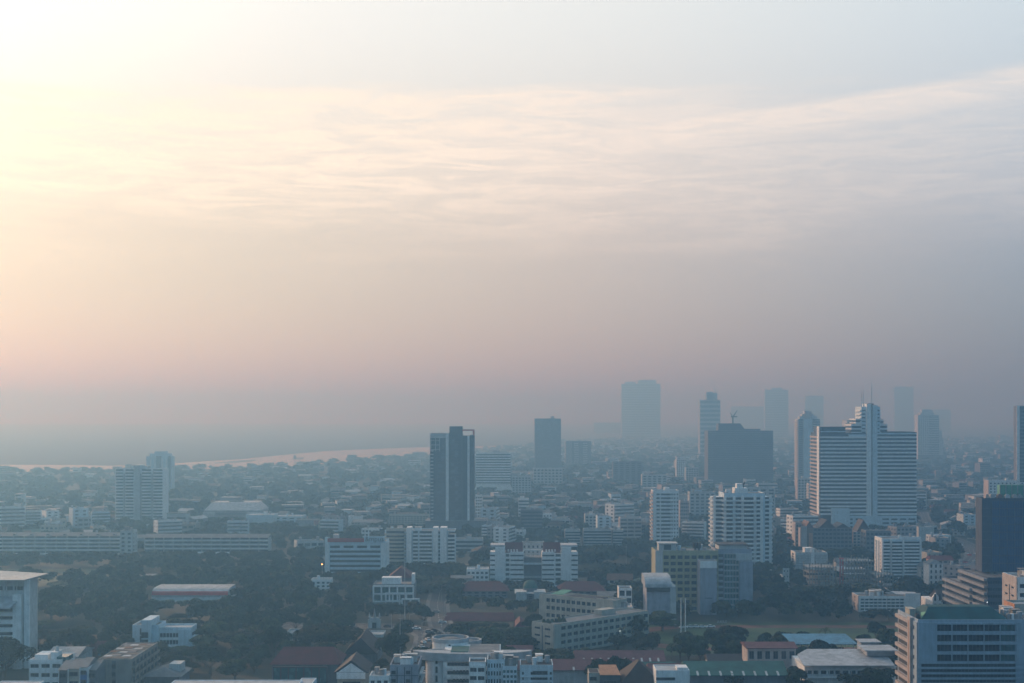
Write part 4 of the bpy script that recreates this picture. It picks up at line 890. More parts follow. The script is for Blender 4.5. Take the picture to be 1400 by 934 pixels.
far(1101, 1126, 4000, 541, 'ghostly tower almost lost in haze behind the slender crowned tower', 'grey')
far(1223, 1249, 4300, 529, 'ghostly blue tower behind the right wing of the great banded tower', 'grey')
far(1000, 1046, 4600, 556, 'very faint wide block in the haze behind the crane', 'grey'); far(812, 850, 4300, 578, 'very faint low tower left of the broad faint tower', 'grey'); None
far(1158, 1168, 2400, 575, 'small pale block peeking over the left wing of the great banded tower', 'pale'); far(1278, 1300, 4400, 560, 'barely visible tower behind the faint stepped tower', 'grey')
b = Bld('construction_block', 'broad dark blue grey block under construction with a stepped top', 'building site', 968, 1057, 2150, 40, 589, wall='dark', desc='the dark construction block')
b.core(); b.core(x0=b.lx(983), x1=b.lx(1013), y0=6, y1=30, z0=b.h-.5, z1=b.lz(579)); b.wb.profile_y([(b.lx(1013), b.h-.3), (b.lx(1021), b.h-.3), (b.lx(1013), b.lz(579))], 6.1, 29); b.core(x0=b.lx(1014), x1=b.lx(1041), y0=8, y1=30, z0=b.h-.5, z1=b.lz(586.5))
n = 30
for k in range(n): b.part('floor_edge', MB().box(b.x0, b.x1, -.35, -.02, k*b.h/n+2.9, k*b.h/n+3.25), 'grey')
b.end()
t = empty('tower_crane', (gx(1002, 2165), 2165, gz(579, 2165)), 0, 'small tower crane on top of the dark construction block', 'crane'); s_ = 2165/F
MB().box(-.9, .9, -.9, .9, 0, 9*s_).build('crane_mast', M_['frame'], t); MB().box(-3, 6*s_, -.8, .8, 8.4*s_, 10*s_).build('machine_deck', M_['frame'], t)
MB().rod((1, 0, 10*s_), (6*s_, 0, 18*s_), .9, 5, .4).build('jib', M_['frame'], t); MB().rod((-1, 0, 10*s_), (-4*s_, 0, 15*s_), .6, 5, .3).build('counter_jib', M_['frame'], t)
t = empty('tower_crane', (gx(979, 3615), 3615, gz(546, 3615)), 0, 'faint slanting crane jib on the blue grey tower', 'crane'); s_ = 3615/F
MB().box(-.8, .8, -.8, .8, 0, 10*s_).build('crane_mast', M_['grey'], t); MB().rod((0, 0, 8*s_), (-5*s_, 0, 24*s_), .8, 5, .4).build('jib', M_['grey'], t)
MB().rod((0, 0, 8*s_), (3*s_, 0, 6*s_), .8, 5, .6).build('counter_jib', M_['grey'], t)

b = Bld('office_tower', 'plain dark grey slab tower with a tiny roof hut', 'tower', 731, 767, 2600, 30, 573, wall='dark', desc='the plain dark slab tower'); b.core(); n = 24
b.skin('F', b.x0, b.x0+1.2, 0, b.h, 0, .5, b.mi('slate')); 
for k in range(n): b.put('F', 'glass_strip', 0, k*b.h/n+1, b.w-4, b.h/n-1.4, 'gld', .1)
b.flatroof(); b.part('roof_hut', MB().box(b.lx(753), b.lx(758), 8, 14, b.h, b.lz(569)), 'pink'); b.end()
slab('low_annex', 'pale stepped annex at the foot of the plain dark slab tower', 729, 769, 2150, 20, 641, 'pale', 'grid', nc=8, n=6); 
b = Bld('office_tower', 'grey tower with a dark framed face and two pale window columns', 'tower', 773, 808, 2900, 30, 604, wall='grey', desc='the dark framed grey tower'); b.core(z1=b.h-.1); n = 16; b.skin('F', b.lx(782), b.lx(808), b.lz(655), b.h+1.5, 0, .6, b.mi('slate'))
for (a, c) in ((784, 792), (796, 804)):
    for k in range(n): b.put('F', 'window_band', b.lx((a+c)/2), b.lz(652) + k*(b.h-b.lz(652))/n, 9, 2.1, 'pale', .8)
b.flatroof(); b.end()
b = Bld('banded_office', 'wide white office block with dark horizontal bands and a spreading foot', 'office building', 651, 698, 1950, 30, 620, wall='white', desc='the wide white banded office'); b.core()
n = 12; fh = (b.h-b.lz(662))/n; b.bands('F', b.x0, b.x1, b.lz(662), n, fh, .5, .25); b.wb.add([(b.x0-5,-2,0),(b.x1+4,-2,0),(b.x1+4,30,0),(b.x0-5,30,0),(b.x0,-.4,b.lz(664)),(b.x1,-.4,b.lz(664)),(b.x1,29,b.lz(664)),(b.x0,29,b.lz(664))], [(0,1,5,4),(1,2,6,5),(2,3,7,6),(3,0,4,7),(4,5,6,7)])
b.part('machine_room', MB().box(b.lx(674), b.lx(684), 6, 18, b.h, b.lz(615.5)), 'pale'); b.flatroof(); b.end()
slab('office_slab', 'pale square block right of the foot of the wide white banded office', 700, 726, 1900, 18, 652, 'pale', 'grid', nc=6, desc='the pale square block')
slab('shop_block', 'narrow white block right against the dark framed tower', 650, 659, 1420, 12, 678, 'white', 'grid', nc=3); 
for i, (a, c, D, y, m_, lab) in enumerate(((709, 723, 1480, 683, 'white', 'white block with stepped balconies sloping to its left'), (712, 742, 1330, 698, 'slate', 'grey brown block with faint bands in front of the stepped white one'), (800, 826, 1330, 705, 'pale', 'pale hut topped building among trees left of the row of three slabs'),
   (925, 938, 2350, 628, 'white', 'small white block left of the dark construction block'), (938, 955, 2250, 640, 'pale', 'pale low block left of the dark construction block'), (878, 912, 2000, 650, 'pale', 'square pale block with a light frame behind the slim white tower'), (838, 878, 2250, 632, 'slate', 'dark box with a white roof edge in the hazy centre distance'),
   (1005, 1060, 1500, 668, 'pale', 'long pale slab behind the large rounded balcony tower'), (943, 978, 1480, 674, 'pale', 'pale flat block between the slim tower and the rounded balcony tower'), (930, 942, 1300, 686, 'pink', 'small pinkish house with an arched top right of the slim white tower'),
   (1037, 1063, 1800, 662, 'pale', 'pale strip building right behind the rounded balcony tower'))):
    slab('distant_block', lab, a, c, D, 16, y, m_, 'bands' if i in (0, 1, 10) else 'grid', nc=5, cat='building')
# ================================================================== LEFT
b = Bld('twin_tower', 'white twin apartment tower with rounded banded balconies and a flat centre', 'apartment tower', 158, 222, 1400, 18, 642, wall='white', desc='the white twin tower')
b.core(x1=b.lx(184)); b.core(x0=b.lx(190)); b.core(x0=b.lx(184)+.02, x1=b.lx(192), y0=-1.5, y1=18, z0=0, z1=b.lz(636), m='pale'); b.core(x0=b.lx(192)+.02, x1=b.lx(200), y0=4, y1=18, z0=b.h-.5, z1=b.lz(637.5), m='pale')
n = 18; fh = b.h/n
for (a, c, r) in ((158, 169, 1.6), (171, 183, 1.6), (193.5, 207, 1.6), (209, 222.5, 2.2)):
    me = curve_slab(0, 0, (b.lx(c)-b.lx(a))/2, r, 0, 1.35, 180, 360, 10).mesh('balcony', M_['white'])
    for k in range(n):
        o = bpy.data.objects.new('balcony', me); COL.objects.link(o); o.parent = b.root; o.location = (b.lx((a+c)/2), -.05, k*fh+.3)
        b.put('F', 'window_wall', b.lx((a+c)/2), k*fh+1.7, b.lx(c)-b.lx(a)-.6, fh-1.5, 'gl', .05)
for px in (170, 192.8, 208): b.skin('F', b.lx(px)-.5, b.lx(px)+.5, 0, b.h-4, 0, .4, b.mi('slate'))
b.skin('L', .05, 23.9, 0, b.h, 0, .3, b.mi('white')); b.skin('R', .05, 23.9, 0, b.h, 0, .3, b.mi('white'))
b.flatroof(x1=b.lx(183)); b.flatroof(x0=b.lx(201)); b.end()
b = Bld('apartment_tower', 'hazy lilac tower with an arched top behind the white twin tower', 'apartment tower', 200, 235, 1900, 16, 624, wall='bluew', desc='the arched top tower'); b.core()
b.wb.prism([(b.lx(200), 0), (b.lx(235), 0), (b.lx(235), 10), (b.lx(200), 10)], b.h, b.h+.3); b.core(x0=b.lx(204), x1=b.lx(231), y0=1, y1=18, z0=b.h, z1=b.lz(620)); b.core(x0=b.lx(211), x1=b.lx(226), y0=2, y1=14, z0=b.h, z1=b.lz(617))
for px in (206, 212, 222, 228): b.skin('F', b.lx(px)-1, b.lx(px)+1, 0, b.h-4, 0, 1.0, b.mi('white'))
n = 20
for k in range(n): b.put('F', 'window_band', b.lx(217), k*b.h/n+1, 7, 1.6, 'gl', .1); b.put('F', 'window_band', b.lx(231.5), k*b.h/n+1, 4, 1.6, 'gl', .1)
b.end()
def row(px0, px1, D, y, n, label, nb, desc=None, dorm=0):
    b = Bld('long_row_block', label, 'apartment building', px0, px1, D, 14, y, wall='pale', desc=desc); b.core(); fh = b.h/n
    w_ = b.w/nb
    for k in range(n): b.put('F', 'gallery_shade', 0, k*fh+1.35, b.w-.4, fh-1.55, 'gl', .05)
    for j in range(nb): b.balc('F', b.x0+j*w_+.15, b.x0+(j+1)*w_-.15, .5, n, fh, 1.2, 1.05, 'white')
    for j in range(nb+1): b.skin('F', b.x0+j*w_-.2, b.x0+j*w_+.2, 0, b.h, 0, .9)
    b.part('roof', MB().profile_x([(-1.3, b.h), (15, b.h), (7, b.h+2.4)], b.x0-.5, b.x1+.5), 'r_grey')
    for j in range(dorm): b.part('dormer', MB().box(b.x0+(j+.6)*b.w/dorm-1, b.x0+(j+.6)*b.w/dorm+1, .6, 4, b.h, b.h+1.6), 'slate')
    b.end()
row(-40, 165, 1110, 733, 5, 'very long pale row block with three tiers of galleries at the left edge', 14, 'the long row block', 9)
slab('corner_pavilion', 'pale taller pavilion ending the long row block at the left edge', 164, 181, 1095, 14, 727, 'pale', 'grid', nc=2, wf=.5)
row(198, 367, 1120, 735, 4, 'long low gallery block running behind the dark trees', 13, 'the long gallery block')
# stadium like hall
b = Bld('arena_hall', 'broad pale arena hall with a chamfered roof in the hazy left distance', 'hall', 279, 356, 1500, 50, 698, wall='grey', desc='the pale arena hall')
b.core(); z = b.h; b.part('roof', MB().add([(b.x0,0,z),(b.x1,0,z),(b.x1,50,z),(b.x0,50,z),(b.lx(286),14,b.lz(688)),(b.lx(350),14,b.lz(688)),(b.lx(348),40,b.lz(688)),(b.lx(288),40,b.lz(688))], [(0,1,5,4),(1,2,6,5),(2,3,7,6),(3,0,4,7),(4,5,6,7),(3,2,1,0)]), 'whiteroof')
b.skin('F', b.x0-.5, b.lx(294), 0, b.h-2, 0, 3, b.mi('pale')); b.skin('F', b.lx(338), b.x1, 0, b.h-2, 0, 3, b.mi('pale')); b.part('recess', MB().box(b.lx(295), b.lx(337), -.4, -.02, 5, b.h-4), 'slate')
b.part('roof_vent', MB().box(b.lx(308), b.lx(328), 20, 24, b.lz(688), b.lz(686.6)), 'slate'); b.end()
slab('office_hall', 'pale box hall with a wide flat white roof right of the arena hall', 336, 374, 1420, 26, 705, 'bluew', 'plain', top='whiteroof', desc='the pale box hall')
slab('office_hall', 'pale blue grey hall with a long white roof edge beside the box hall', 374, 414, 1440, 24, 707, 'bluew', 'grid', nc=4, top='whiteroof'); slab('warehouse', 'dull grey warehouse block right of the blue grey hall', 404, 434, 1380, 18, 712, 'grey', 'plain')
slab('white_block', 'plain white cube with a lower wing standing among low roofs', 476, 494, 1390, 14, 707, 'white', 'plain', desc='the plain white cube'); slab('white_block', 'low grey wing left of the plain white cube', 460, 476, 1385, 10, 724, 'pale', 'plain', cl=0)
slab('school_block', 'cream block with a fine grid of square windows left of the dark framed tower', 532, 590, 1400, 14, 705, 'cream', 'grid', nc=14, n=5, desc='the cream gridded block')
slab('low_block', 'pale low block left behind the red gabled roofs', 350, 367, 1150, 10, 744, 'pale', 'bands')
# sign building
b = Bld('sign_office', 'white office with stacked window strips under a red fascia and a pale sign board', 'office building', 445, 528, 955, 22, 742, wall='bluew', desc='the white office with the red fascia'); b.core()
fh = (b.h)/7.6
for k in range(7):
    z = b.h - 3.4 - k*3.2
    if z < 1: continue
    if k == 0:
        for px in (458, 476.5, 495, 513): b.put('F', 'window', b.lx(px), z-.2, 6.6, 1.6, 'gl', .06)
    else: b.put('F', 'window_band', b.lx(485.5), z-.2, b.lx(520)-b.lx(451), 1.5, 'gl', .06)
    b.skin('F', b.x0, b.x1, z+1.45, z+3.0-.02, 0, .5)
b.skin('F', b.x0-.3, b.lx(450.5), 0, b.lz(734), 0, .8, b.mi('white')); b.skin('F', b.lx(521), b.x1, 0, b.h, 0, .7, b.mi('white'))
b.skin('R', .05, 21.9, 0, b.h, 0, .3, b.mi('white'))
b.flatroof(m='r_grey'); z = b.h
b.part('red_fascia', MB().box(b.lx(448), b.lx(498), -.9, -.1, b.lz(741), b.lz(736)), 'redp')
sb = b.part('sign_board', MB().box(b.lx(498), b.lx(526), -.9, -.1, b.lz(741.5), b.lz(733)), 'bluew')
# lettering on the board: a row of green strokes too small to read in the photograph
def text(body, size, m, parent, loc, ext=.08):
    c = bpy.data.curves.new('lettering', 'FONT'); c.body = body; c.size = size; c.extrude = ext; c.align_x = 'CENTER'; c.resolution_u = 2
    o = bpy.data.objects.new('tmp', c); COL.objects.link(o); dg = bpy.context.evaluated_depsgraph_get()
    me = bpy.data.meshes.new_from_object(o.evaluated_get(dg)); bpy.data.objects.remove(o)
    me.materials.clear(); me.materials.append(M_[m]); q = bpy.data.objects.new('lettering', me); COL.objects.link(q); q.parent = parent; q.location = loc; q.rotation_euler = (R(90), 0, 0); return q
text('&mpus', 4.6, 'frame', sb, (b.lx(512), -1.0, b.lz(740)))
b.part('stair_house', MB().box(b.lx(454), b.lx(461), 6, 12, b.h, b.lz(732)), 'pale'); b.end()
# balcony complex behind
b = Bld('balcony_apartment', 'pale block with a rounded left end and three taller lift shafts', 'apartment building', 526, 622, 1010, 20, 727, wall='bluew', desc='the pale block with lift shafts'); b.core(x1=b.lx(612)); b.core(x0=b.lx(612)+.02, z1=b.lz(733), y0=2)
n = 10; fh = b.h/n
for (a, c) in ((556, 563), (592, 599), (602, 611)): b.core(x0=b.lx(a), x1=b.lx(c), y0=-2, y1=10, z0=0, z1=b.lz(721), m='white')
me = curve_slab(0, 0, b.lx(555)-b.lx(540.5), 4, 0, 1.3, 180, 360, 14).mesh('balcony', M_['cream'])
for k in range(n):
    o = bpy.data.objects.new('balcony', me); COL.objects.link(o); o.parent = b.root; o.location = (b.lx(540.5), -.02, k*fh+.2)
    b.put('F', 'window_wall', b.lx(540.5), k*fh+1.5, b.lx(553)-b.lx(529), 1.6, 'gl', 1.2)
    for (a, c) in ((564, 572), (573, 591)): b.balc('F', b.lx(a), b.lx(c), k*fh+.3, 1, fh, 1.2, 1.05, 'white'); b.put('F', 'balcony_door', b.lx((a+c)/2), k*fh+1.4, b.lx(c)-b.lx(a)-.8, 1.6, 'gl', .06)
    if k < n-1: b.balc('F', b.lx(612), b.x1, k*fh+.3, 1, fh, 3.2, 1.05, 'white'); b.put('F', 'window_wall', b.lx(617), k*fh+1.3, 4.5, 1.7, 'gl', -1.9)
    b.put('F', 'window', b.lx(600.5), k*fh+1.1, 1.1, 1.6, 'glk', .1)
b.skin('F', b.x0+1, b.lx(555), b.h, b.h+2.6, -1, .6, b.mi('cream')); b.flatroof(); b.clutter(3); b.end()
slab('low_block', 'pale banded low block right of the block with lift shafts', 618, 660, 1130, 14, 738, 'pale', 'bands'); 
# open frame building
b = Bld('frame_building', 'white framed building stepping down to the right with open bays', 'building', 510, 566, 815, 20, 801, wall='slate', desc='the white framed stepped building'); b.core()
n = 4; fh = 5.2
def fr(a, c, yt, nb, y0, n_):
    u0, u1 = b.lx(a), b.lx(c); z = b.lz(yt)
    for k in range(n_+1): b.wb.box(u0, u1, y0-1.6, y0-.02, z-k*4.4-.7, z-k*4.4, b.mi('white'))
    for j in range(nb+1): x = u0+.3+(u1-u0-.6)*j/nb; b.wb.box(x-.4, x+.4, y0-1.5, y0-.05, max(0, z-n_*4.4), z-.05, b.mi('white'))
fr(510, 566, 800.5, 5, 0, 2); fr(527, 566, 810, 4, -.3, 3); fr(550, 574, 817, 2, -4, 3)
for j in range(5):
    for k in range(3): b.put('F', 'window', b.lx(516+j*11), b.h-4.0-k*4.4, 3.4, 3, 'glt', .06)
b.core(x0=b.lx(550), x1=b.lx(574), y0=-3.98, y1=-.02, z1=b.lz(818))
b.part('penthouse', MB().box(b.lx(521), b.lx(547), 4, 12, b.h, b.lz(791)), 'white'); b.part('stair_shaft', MB().box(b.lx(562), b.lx(566), 4, 12, b.h, b.lz(786)), 'white'); b.flatroof(m='flat'); b.end()
shed('red_roof_house', 'dark red double roofed house behind the white framed building', 'house', 532, 562, 870, 20, 790, 6, 'r_red', hip=5, wall='slate')
slab('clinic_building', 'small white flat roofed building with a dark front right of the trees', 638, 668, 895, 14, 780, 'white', 'grid', nc=5, n=4, top='whiteroof'); shed('small_shed', 'low pale green shed roof left of the small white clinic', 'shed', 617, 645, 880, 10, 790, 1, 'r_grey')
slab('kiosk_house', 'little white building beside the trees left of the white office with the red fascia', 425, 452, 880, 10, 794, 'white', 'grid', nc=4, n=3, cl=1)

# far left edge office with overhanging roof
b = Bld('roof_office', 'pale office with a broad overhanging metal roof at the left edge', 'office building', -60, 41, 615, 10, 793, wall='pale', desc='the office with the overhanging roof')
b.core(); z = b.h
b.skin('F', b.lx(34), b.x1, 0, b.h, 0, .9, b.mi('white')); b.skin('F', b.lx(20), b.lx(31), 0, b.lz(812), 0, 2.6, b.mi('white'))
for j in range(6): b.put('F', 'window', b.lx(-50+j*14+6), b.lz(807), 3.6, 1.7, 'gl', .06)
for px in (-47+14*j-0 for j in range(7)): b.skin('F', b.lx(px)-.2, b.lx(px)+.2, b.lz(810), b.h, 0, .5)
for k in range(7):
    zz = b.lz(836) - k*3.4; b.skin('F', b.x0, b.lx(20), zz-1.9+.02, zz-.02 + .0, 0, 1.8, b.mi('white'))
    b.put('F', 'window_band', b.lx(-20), zz, 24, 1.4, 'gl', .06)
b.part('awning', MB().add([(b.lx(-60),-6,b.lz(828)),(b.lx(20),-6,b.lz(828)),(b.lx(31),0,b.lz(815)),(b.lx(-60),0,b.lz(815)),(b.lx(-60),-6,b.lz(830)),(b.lx(20),-6,b.lz(830)),(b.lx(31),0,b.lz(817)),(b.lx(-60),0,b.lz(817))], [(0,1,2,3),(7,6,5,4),(0,4,5,1),(1,5,6,2),(2,6,7,3),(3,7,4,0)]), 'whiteroof')
b.part('overhanging_roof', MB().add([(b.lx(-60),-5,z+.6),(b.lx(38),-5,z+.6),(b.lx(57),9,z+1.8),(b.lx(-60),14,z+3.4),(b.lx(-60),-5,z+.1),(b.lx(38),-5,z+.1),(b.lx(57),9,z+1.3),(b.lx(-60),14,z+2.6)], [(0,1,2,3),(7,6,5,4),(0,4,5,1),(1,5,6,2),(2,6,7,3),(3,7,4,0)]), 'steel')
b.end()
# stripe roof hall
b = Bld('striped_roof_hall', 'long white hall with a red striped barrel roof among trees', 'hall', 207, 312, 835, 22, 815, wall='white', desc='the red striped hall')
b.core(); z = b.h; q = lambda a: (8-9*math.cos(R(a)), z+.1+4.2*math.sin(R(a)))
rf = MB().profile_x([(-1, z-.2)] + [q(a) for a in (0, 20, 40, 60, 80, 90)] + [(22, z+4.3), (23, z)], b.x0+.2, b.x1)
b.part('roof', rf, 'whiteroof')
st_ = MB()
for (a0, a1) in ((6, 24), (27, 36)):
    p0, p1 = q(a0), q(a1); st_.add([(b.x0+.3, p0[0]-.12, p0[1]+.06), (b.x1-.1, p0[0]-.12, p0[1]+.06), (b.x1-.1, p1[0]-.12, p1[1]+.1), (b.x0+.3, p1[0]-.12, p1[1]+.1),
        (b.x0+.3, p0[0]+.3, p0[1]-.2), (b.x1-.1, p0[0]+.3, p0[1]-.2), (b.x1-.1, p1[0]+.3, p1[1]-.3), (b.x0+.3, p1[0]+.3, p1[1]-.3)], [(0,1,2,3),(7,6,5,4),(0,4,5,1),(2,6,7,3),(1,5,6,2),(3,7,4,0)])
b.part('roof_stripe', st_, 'redp')
b.part('balcony_canopy', MB().box(b.lx(199), b.lx(306), -5, -1.1, z-3.2, z-2.6), 'whiteroof'); b.part('canopy_wall', MB().box(b.lx(207), b.lx(304), -4.4, -.02, z-6.4, z-3.6), 'white')
for j in range(7): b.put('F', 'window', b.lx(229+j*11), z-5.4, 3, .7, 'gl', 4.46)
b.put('F', 'painted_dark_gallery', b.lx(254), z-10.5, 38, 3.4, 'glk', .1); b.put('F', 'painted_lit_gallery', b.lx(290), z-11, 9, 1.6, 'white', .3)  # shaded and lit stretches of the gallery put in as black and white panels
b.skin('R', .05, 21.9, 0, b.h, 0, .4, b.mi('pale')); b.end()
shed('low_hall', 'plain pale sloping roof in front of the red striped hall', 'shed', 226, 262, 765, 18, 850, 1.6, 'r_grey', desc='the plain pale sloping roof'); shed('small_house', 'small pale roofed house right of the blue white block', 'house', 272, 290, 700, 12, 862, 1.8, 'r_grey')
shed('field_shed', 'small white canopy roof standing alone in front of the trees', 'shed', 194, 218, 965, 9, 787, .8, 'r_white'); slab('low_block', 'flat whitish low building behind the office with the overhanging roof', 50, 84, 870, 12, 815, 'pale', 'plain', cl=0)
slab('brown_annex', 'low brown annex wall behind the big round tree on the left', 50, 90, 720, 8, 866, 'beige', 'plain', cl=0)
# blue white block
b = Bld('blue_white_block', 'blue white block of two wings with tall dark stair windows', 'office building', 181, 260, 662, 14, 857, wall='bluew', desc='the blue white block')
b.core(x1=b.lx(195)); b.core(x0=b.lx(195)+.02, x1=b.lx(208), y0=-2.5, z1=b.lz(847)); b.core(x0=b.lx(208)+.02, x1=b.lx(217)); b.core(x0=b.lx(217)+.02, y0=1.5, z1=b.lz(861)); n = 4
for k in range(4): b.put('F', 'stair_window', b.lx(199.8), b.lz(871) - k*3.4*1.0, 3.2, 2.6, 'glk', .06, -2.5); b.put('F', 'window', b.lx(192.4), b.lz(868)-k*3.4, .8, 3.0, 'glk', .07)
for k in range(4):
    zz = b.lz(872) - k*3.3
    for j in range(6): b.put('F', 'window', b.lx(219.5+j*4.4), zz, 1.25, 1.9, 'glk', .06, 1.5)
    b.skin('F', b.lx(217.5), b.lx(243), zz-1.2, zz-.1, 0, .5, b.mi('white'), at=1.5)
    b.part('balcony', MB().box(b.x1, b.x1+1.5, 2, 12, zz-.9, zz+.1), 'bluew'); b.put('R', 'window', 7, zz+.3, 6, 1.5, 'glk', .05)
b.skin('F', b.lx(243), b.x1, 0, b.lz(861), 0, .8, at=1.5); b.flatroof(x1=b.lx(217), z=b.h); b.flatroof(x0=b.lx(217.3), z=b.lz(861), y0=1.5, m='whiteroof'); b.end()
# bottom left
b = Bld('apartment_block', 'beige apartment block with stacked balconies down its long right side', 'apartment building', 134, 180, 545, 40, 903, wall='beige', desc='the beige balcony block')
b.core(); n = 5; fh = b.h/n
for k in range(n+2): b.put('F', 'window', b.lx(155.5), b.h-3.2-k*3.0, 1.6, 1.7, 'glk', .06)
b.skin('F', b.lx(153), b.lx(158), 0, b.h-.2, -.02, .03, b.mi('slate'))
for k in range(7):
    z = b.h - 3.2 - k*3.0
    if z < 0: break
    for j in range(7): b.balc('R', 1+j*5.6, 5.6+j*5.6, z, 1, 3, 1.2, 1.0, 'beige'); b.put('R', 'balcony_door', 3.3+j*5.6, z+.15, 3, 2.1, 'glk', .05)
b.flatroof(m='flat', par=.5)
for j in range(12): b.part('roof_sheet', MB().box(b.x0+1+(j % 3)*3.6, b.x0+4+(j % 3)*3.6, 3+(j//3)*8.5, 6.5+(j//3)*8.5, b.h+.9+(j % 2)*.3, b.h+1.05+(j % 2)*.3), ['whiteroof', 'r_grey', 'whiteroof', 'r_rust'][j % 4])
b.end()
b = Bld('office_house', 'pale green white block with strip windows and a little roof turret', 'office building', 40, 85, 548, 16, 905, wall='white', desc='the pale turreted block'); b.core(); b.grid('F', b.x0, b.x1, b.h-14, 4, 3.5, 3, .76, .42, .35, 'gl')
b.wb.box(b.lx(44), b.lx(62), 3, 12, b.h, b.lz(897)); b.wb.box(b.lx(67), b.lx(76), 2, 8, b.h, b.lz(893)); b.part('turret', MB().cyl(b.lx(72.5), 5, .9, .5, b.lz(893), b.lz(886), 8), 'pale'); b.part('glass_room', MB().box(b.lx(76.5), b.lx(90), 1, 9, b.h, b.lz(899)), 'glt'); b.flatroof(m='whiteroof'); b.end()
shed('warehouse', 'white sheet roofed workshop behind the pale turreted block', 'workshop', 64, 105, 590, 22, 897, 2.2, 'r_white', desc='the white sheet roof workshop')
for (a, c, D, y, m_, lab) in ((80, 92, 535, 916, 'slate', 'grey townhouse with a sloping glazed roof beside the turreted block'), (93, 109, 533, 914, 'cream', 'cream townhouse with a broad dark window left of the blue one'), (109, 120, 531, 912, 'blue', 'bright blue fronted townhouse'), (120, 132, 533, 916, 'slate', 'dark townhouse with a pale lattice between the blue one and the beige balcony block')):
    b = Bld('townhouse', lab, 'townhouse', a, c, D, 12, y, wall='white' if m_ == 'blue' else m_, desc=('the blue townhouse' if m_ == 'blue' else None)); b.core(); 
    if m_ == 'blue': b.skin('F', b.x0+.3, b.x1-.3, 0, b.h-1.8, 0, .3, b.mi('blue'))
    for k in range(3): b.put('F', 'window', 0, b.h-2.8-k*3.4, b.w*.7, 1.5, 'gl', .36)
    b.skin('F', b.x0, b.x0+.3, 0, b.h, 0, .5, b.mi('white')); b.part('roof', MB().profile_x([(-.6, b.h), (12.5, b.h), (9, b.h+2.2)], b.x0-.1, b.x1+.1), 'r_grey'); b.end()
b = Bld('red_shed_house', 'small red and blue sheet roof leaning among trees on the left', 'shed', 122, 145, 640, 12, 889, wall='brown'); b.core(); b.part('roof', MB().profile_x([(-1, b.h-.5), (13, b.h-.5), (5, b.h+3.5)], b.x0-.6, b.x1+.6), 'r_red'); b.part('lean_to', MB().box(b.x1-3, b.x1+1.5, -2, -1.02, b.h-2, b.h+.5), 'r_blue'); b.end()
b = Bld('workshop', 'low grey blue roofed workshop right of the beige balcony block', 'workshop', 196, 245, 560, 18, 924, wall='slate'); b.core(); b.part('roof', MB().hip(b.x0-1, b.x1+1, -1, 19, b.h-.3, b.h+2.6, 6), 'r_grey'); b.part('stair_house', MB().box(b.lx(226), b.lx(242), 6, 14, b.h, b.h+3.6), 'pale'); b.end()
# hall with red roof, chapel gable
shed('assembly_hall', 'hall with a dull red roof over a glazed front divided by dark columns', 'hall', 372, 462, 572, 22, 908, 5.2, 'r_red', wall='slate', desc='the glazed hall with the dull red roof', hip=4)
HB = Bld('glazed_front', 'blue green glazed curtain front below the dull red hall roof', 'glass front', 373, 447, 568.5, 1.6, 912, wall='frame', foot=False); HB.core(y0=.2, y1=1.5)
for j in range(7): HB.put('F', 'glass_panel', HB.lx(378.5+j*10.5), 2, 2.5, HB.h-2.4, 'glt', -.1)
HB.end()
b = Bld('chapel', 'pale fronted hall with a white triangular gable and steep grey roof', 'chapel', 461, 500, 560, 18, 918, wall='cream', desc='the white gabled hall'); b.core()
b.part('roof', MB().profile_y([(b.x0-1.2, b.h-.4), (b.x1+1.2, b.h-.4), (0, b.h+4.6)], -1.2, 19), 'r_dark'); b.part('gable', MB().profile_y([(b.x0+.6, b.h+.0), (b.x1-.6, b.h+.0), (0, b.h+3.5)], -1.6, -1.22), 'white')
b.part('fascia', MB().box(b.x0, b.x1, -2.2, -1.25, b.h-2.6, b.h-.2), 'white'); b.put('F', 'opening', 0, 2, 7, b.h-6, 'glk', .08); b.end()
b = Bld('rear_hall', 'steep dark tiled roof of the hall rising behind the white gable', 'hall', 470, 516, 625, 26, 893, wall='slate'); b.core(); b.part('roof', MB().profile_y([(b.x0, b.h-.4), (b.x1, b.h-.4), (0, b.h+7)], -1, 27), 'r_dark'); b.end()
slab('low_block', 'pale flat roof patch glimpsed left of the big dome shaped tree', 390, 413, 690, 14, 868, 'pale', 'plain', top='whiteroof', cl=0); slab('low_block', 'pale flat roof patch glimpsed right of the big dome shaped tree', 493, 524, 700, 14, 870, 'pale', 'plain', top='whiteroof', cl=0)
# temple-like ornate gate
t = empty('ornate_gate', (gx(512, 730), 730, 0), 0, 'small ornate grey white gate with twin pinnacles between trees', 'gate')
MB().box(-3.2, 3.2, -1, 1, 0, 4.5).box(-2.6, 2.6, -.8, .8, 4.5, 5.6).build('wall', M_['pale'], t)
for sx in (-2.6, 2.6): MB().cyl(sx, 0, .6, .15, 5.6, 8, 6).cyl(sx, 0, .9, .7, 0, 4.4, 8).build('pinnacle', M_['whiteroof'], t)
MB().cyl(0, 0, .9, .05, 5.6, 10.5, 8).build('spire', M_['grey'], t); MB().box(-1.1, 1.1, -1.08, -1.01, 0, 3).build('doorway', M_['glk'], t)
b = Bld('apartment_block', 'pale lilac apartment corner block with dark joints at the bottom edge', 'apartment building', 533, 572, 545, 20, 912, wall='lilac', desc='the pale lilac corner block'); b.core()
for k in range(5): b.skin('F', b.x0, b.x1, b.h-3.4-k*3.2, b.h-3.2-k*3.2, 0, .12, b.mi('frame'))
for px in (543, 553, 563): b.skin('F', b.lx(px)-.15, b.lx(px)+.15, 0, b.h, 0, .13, b.mi('frame'))
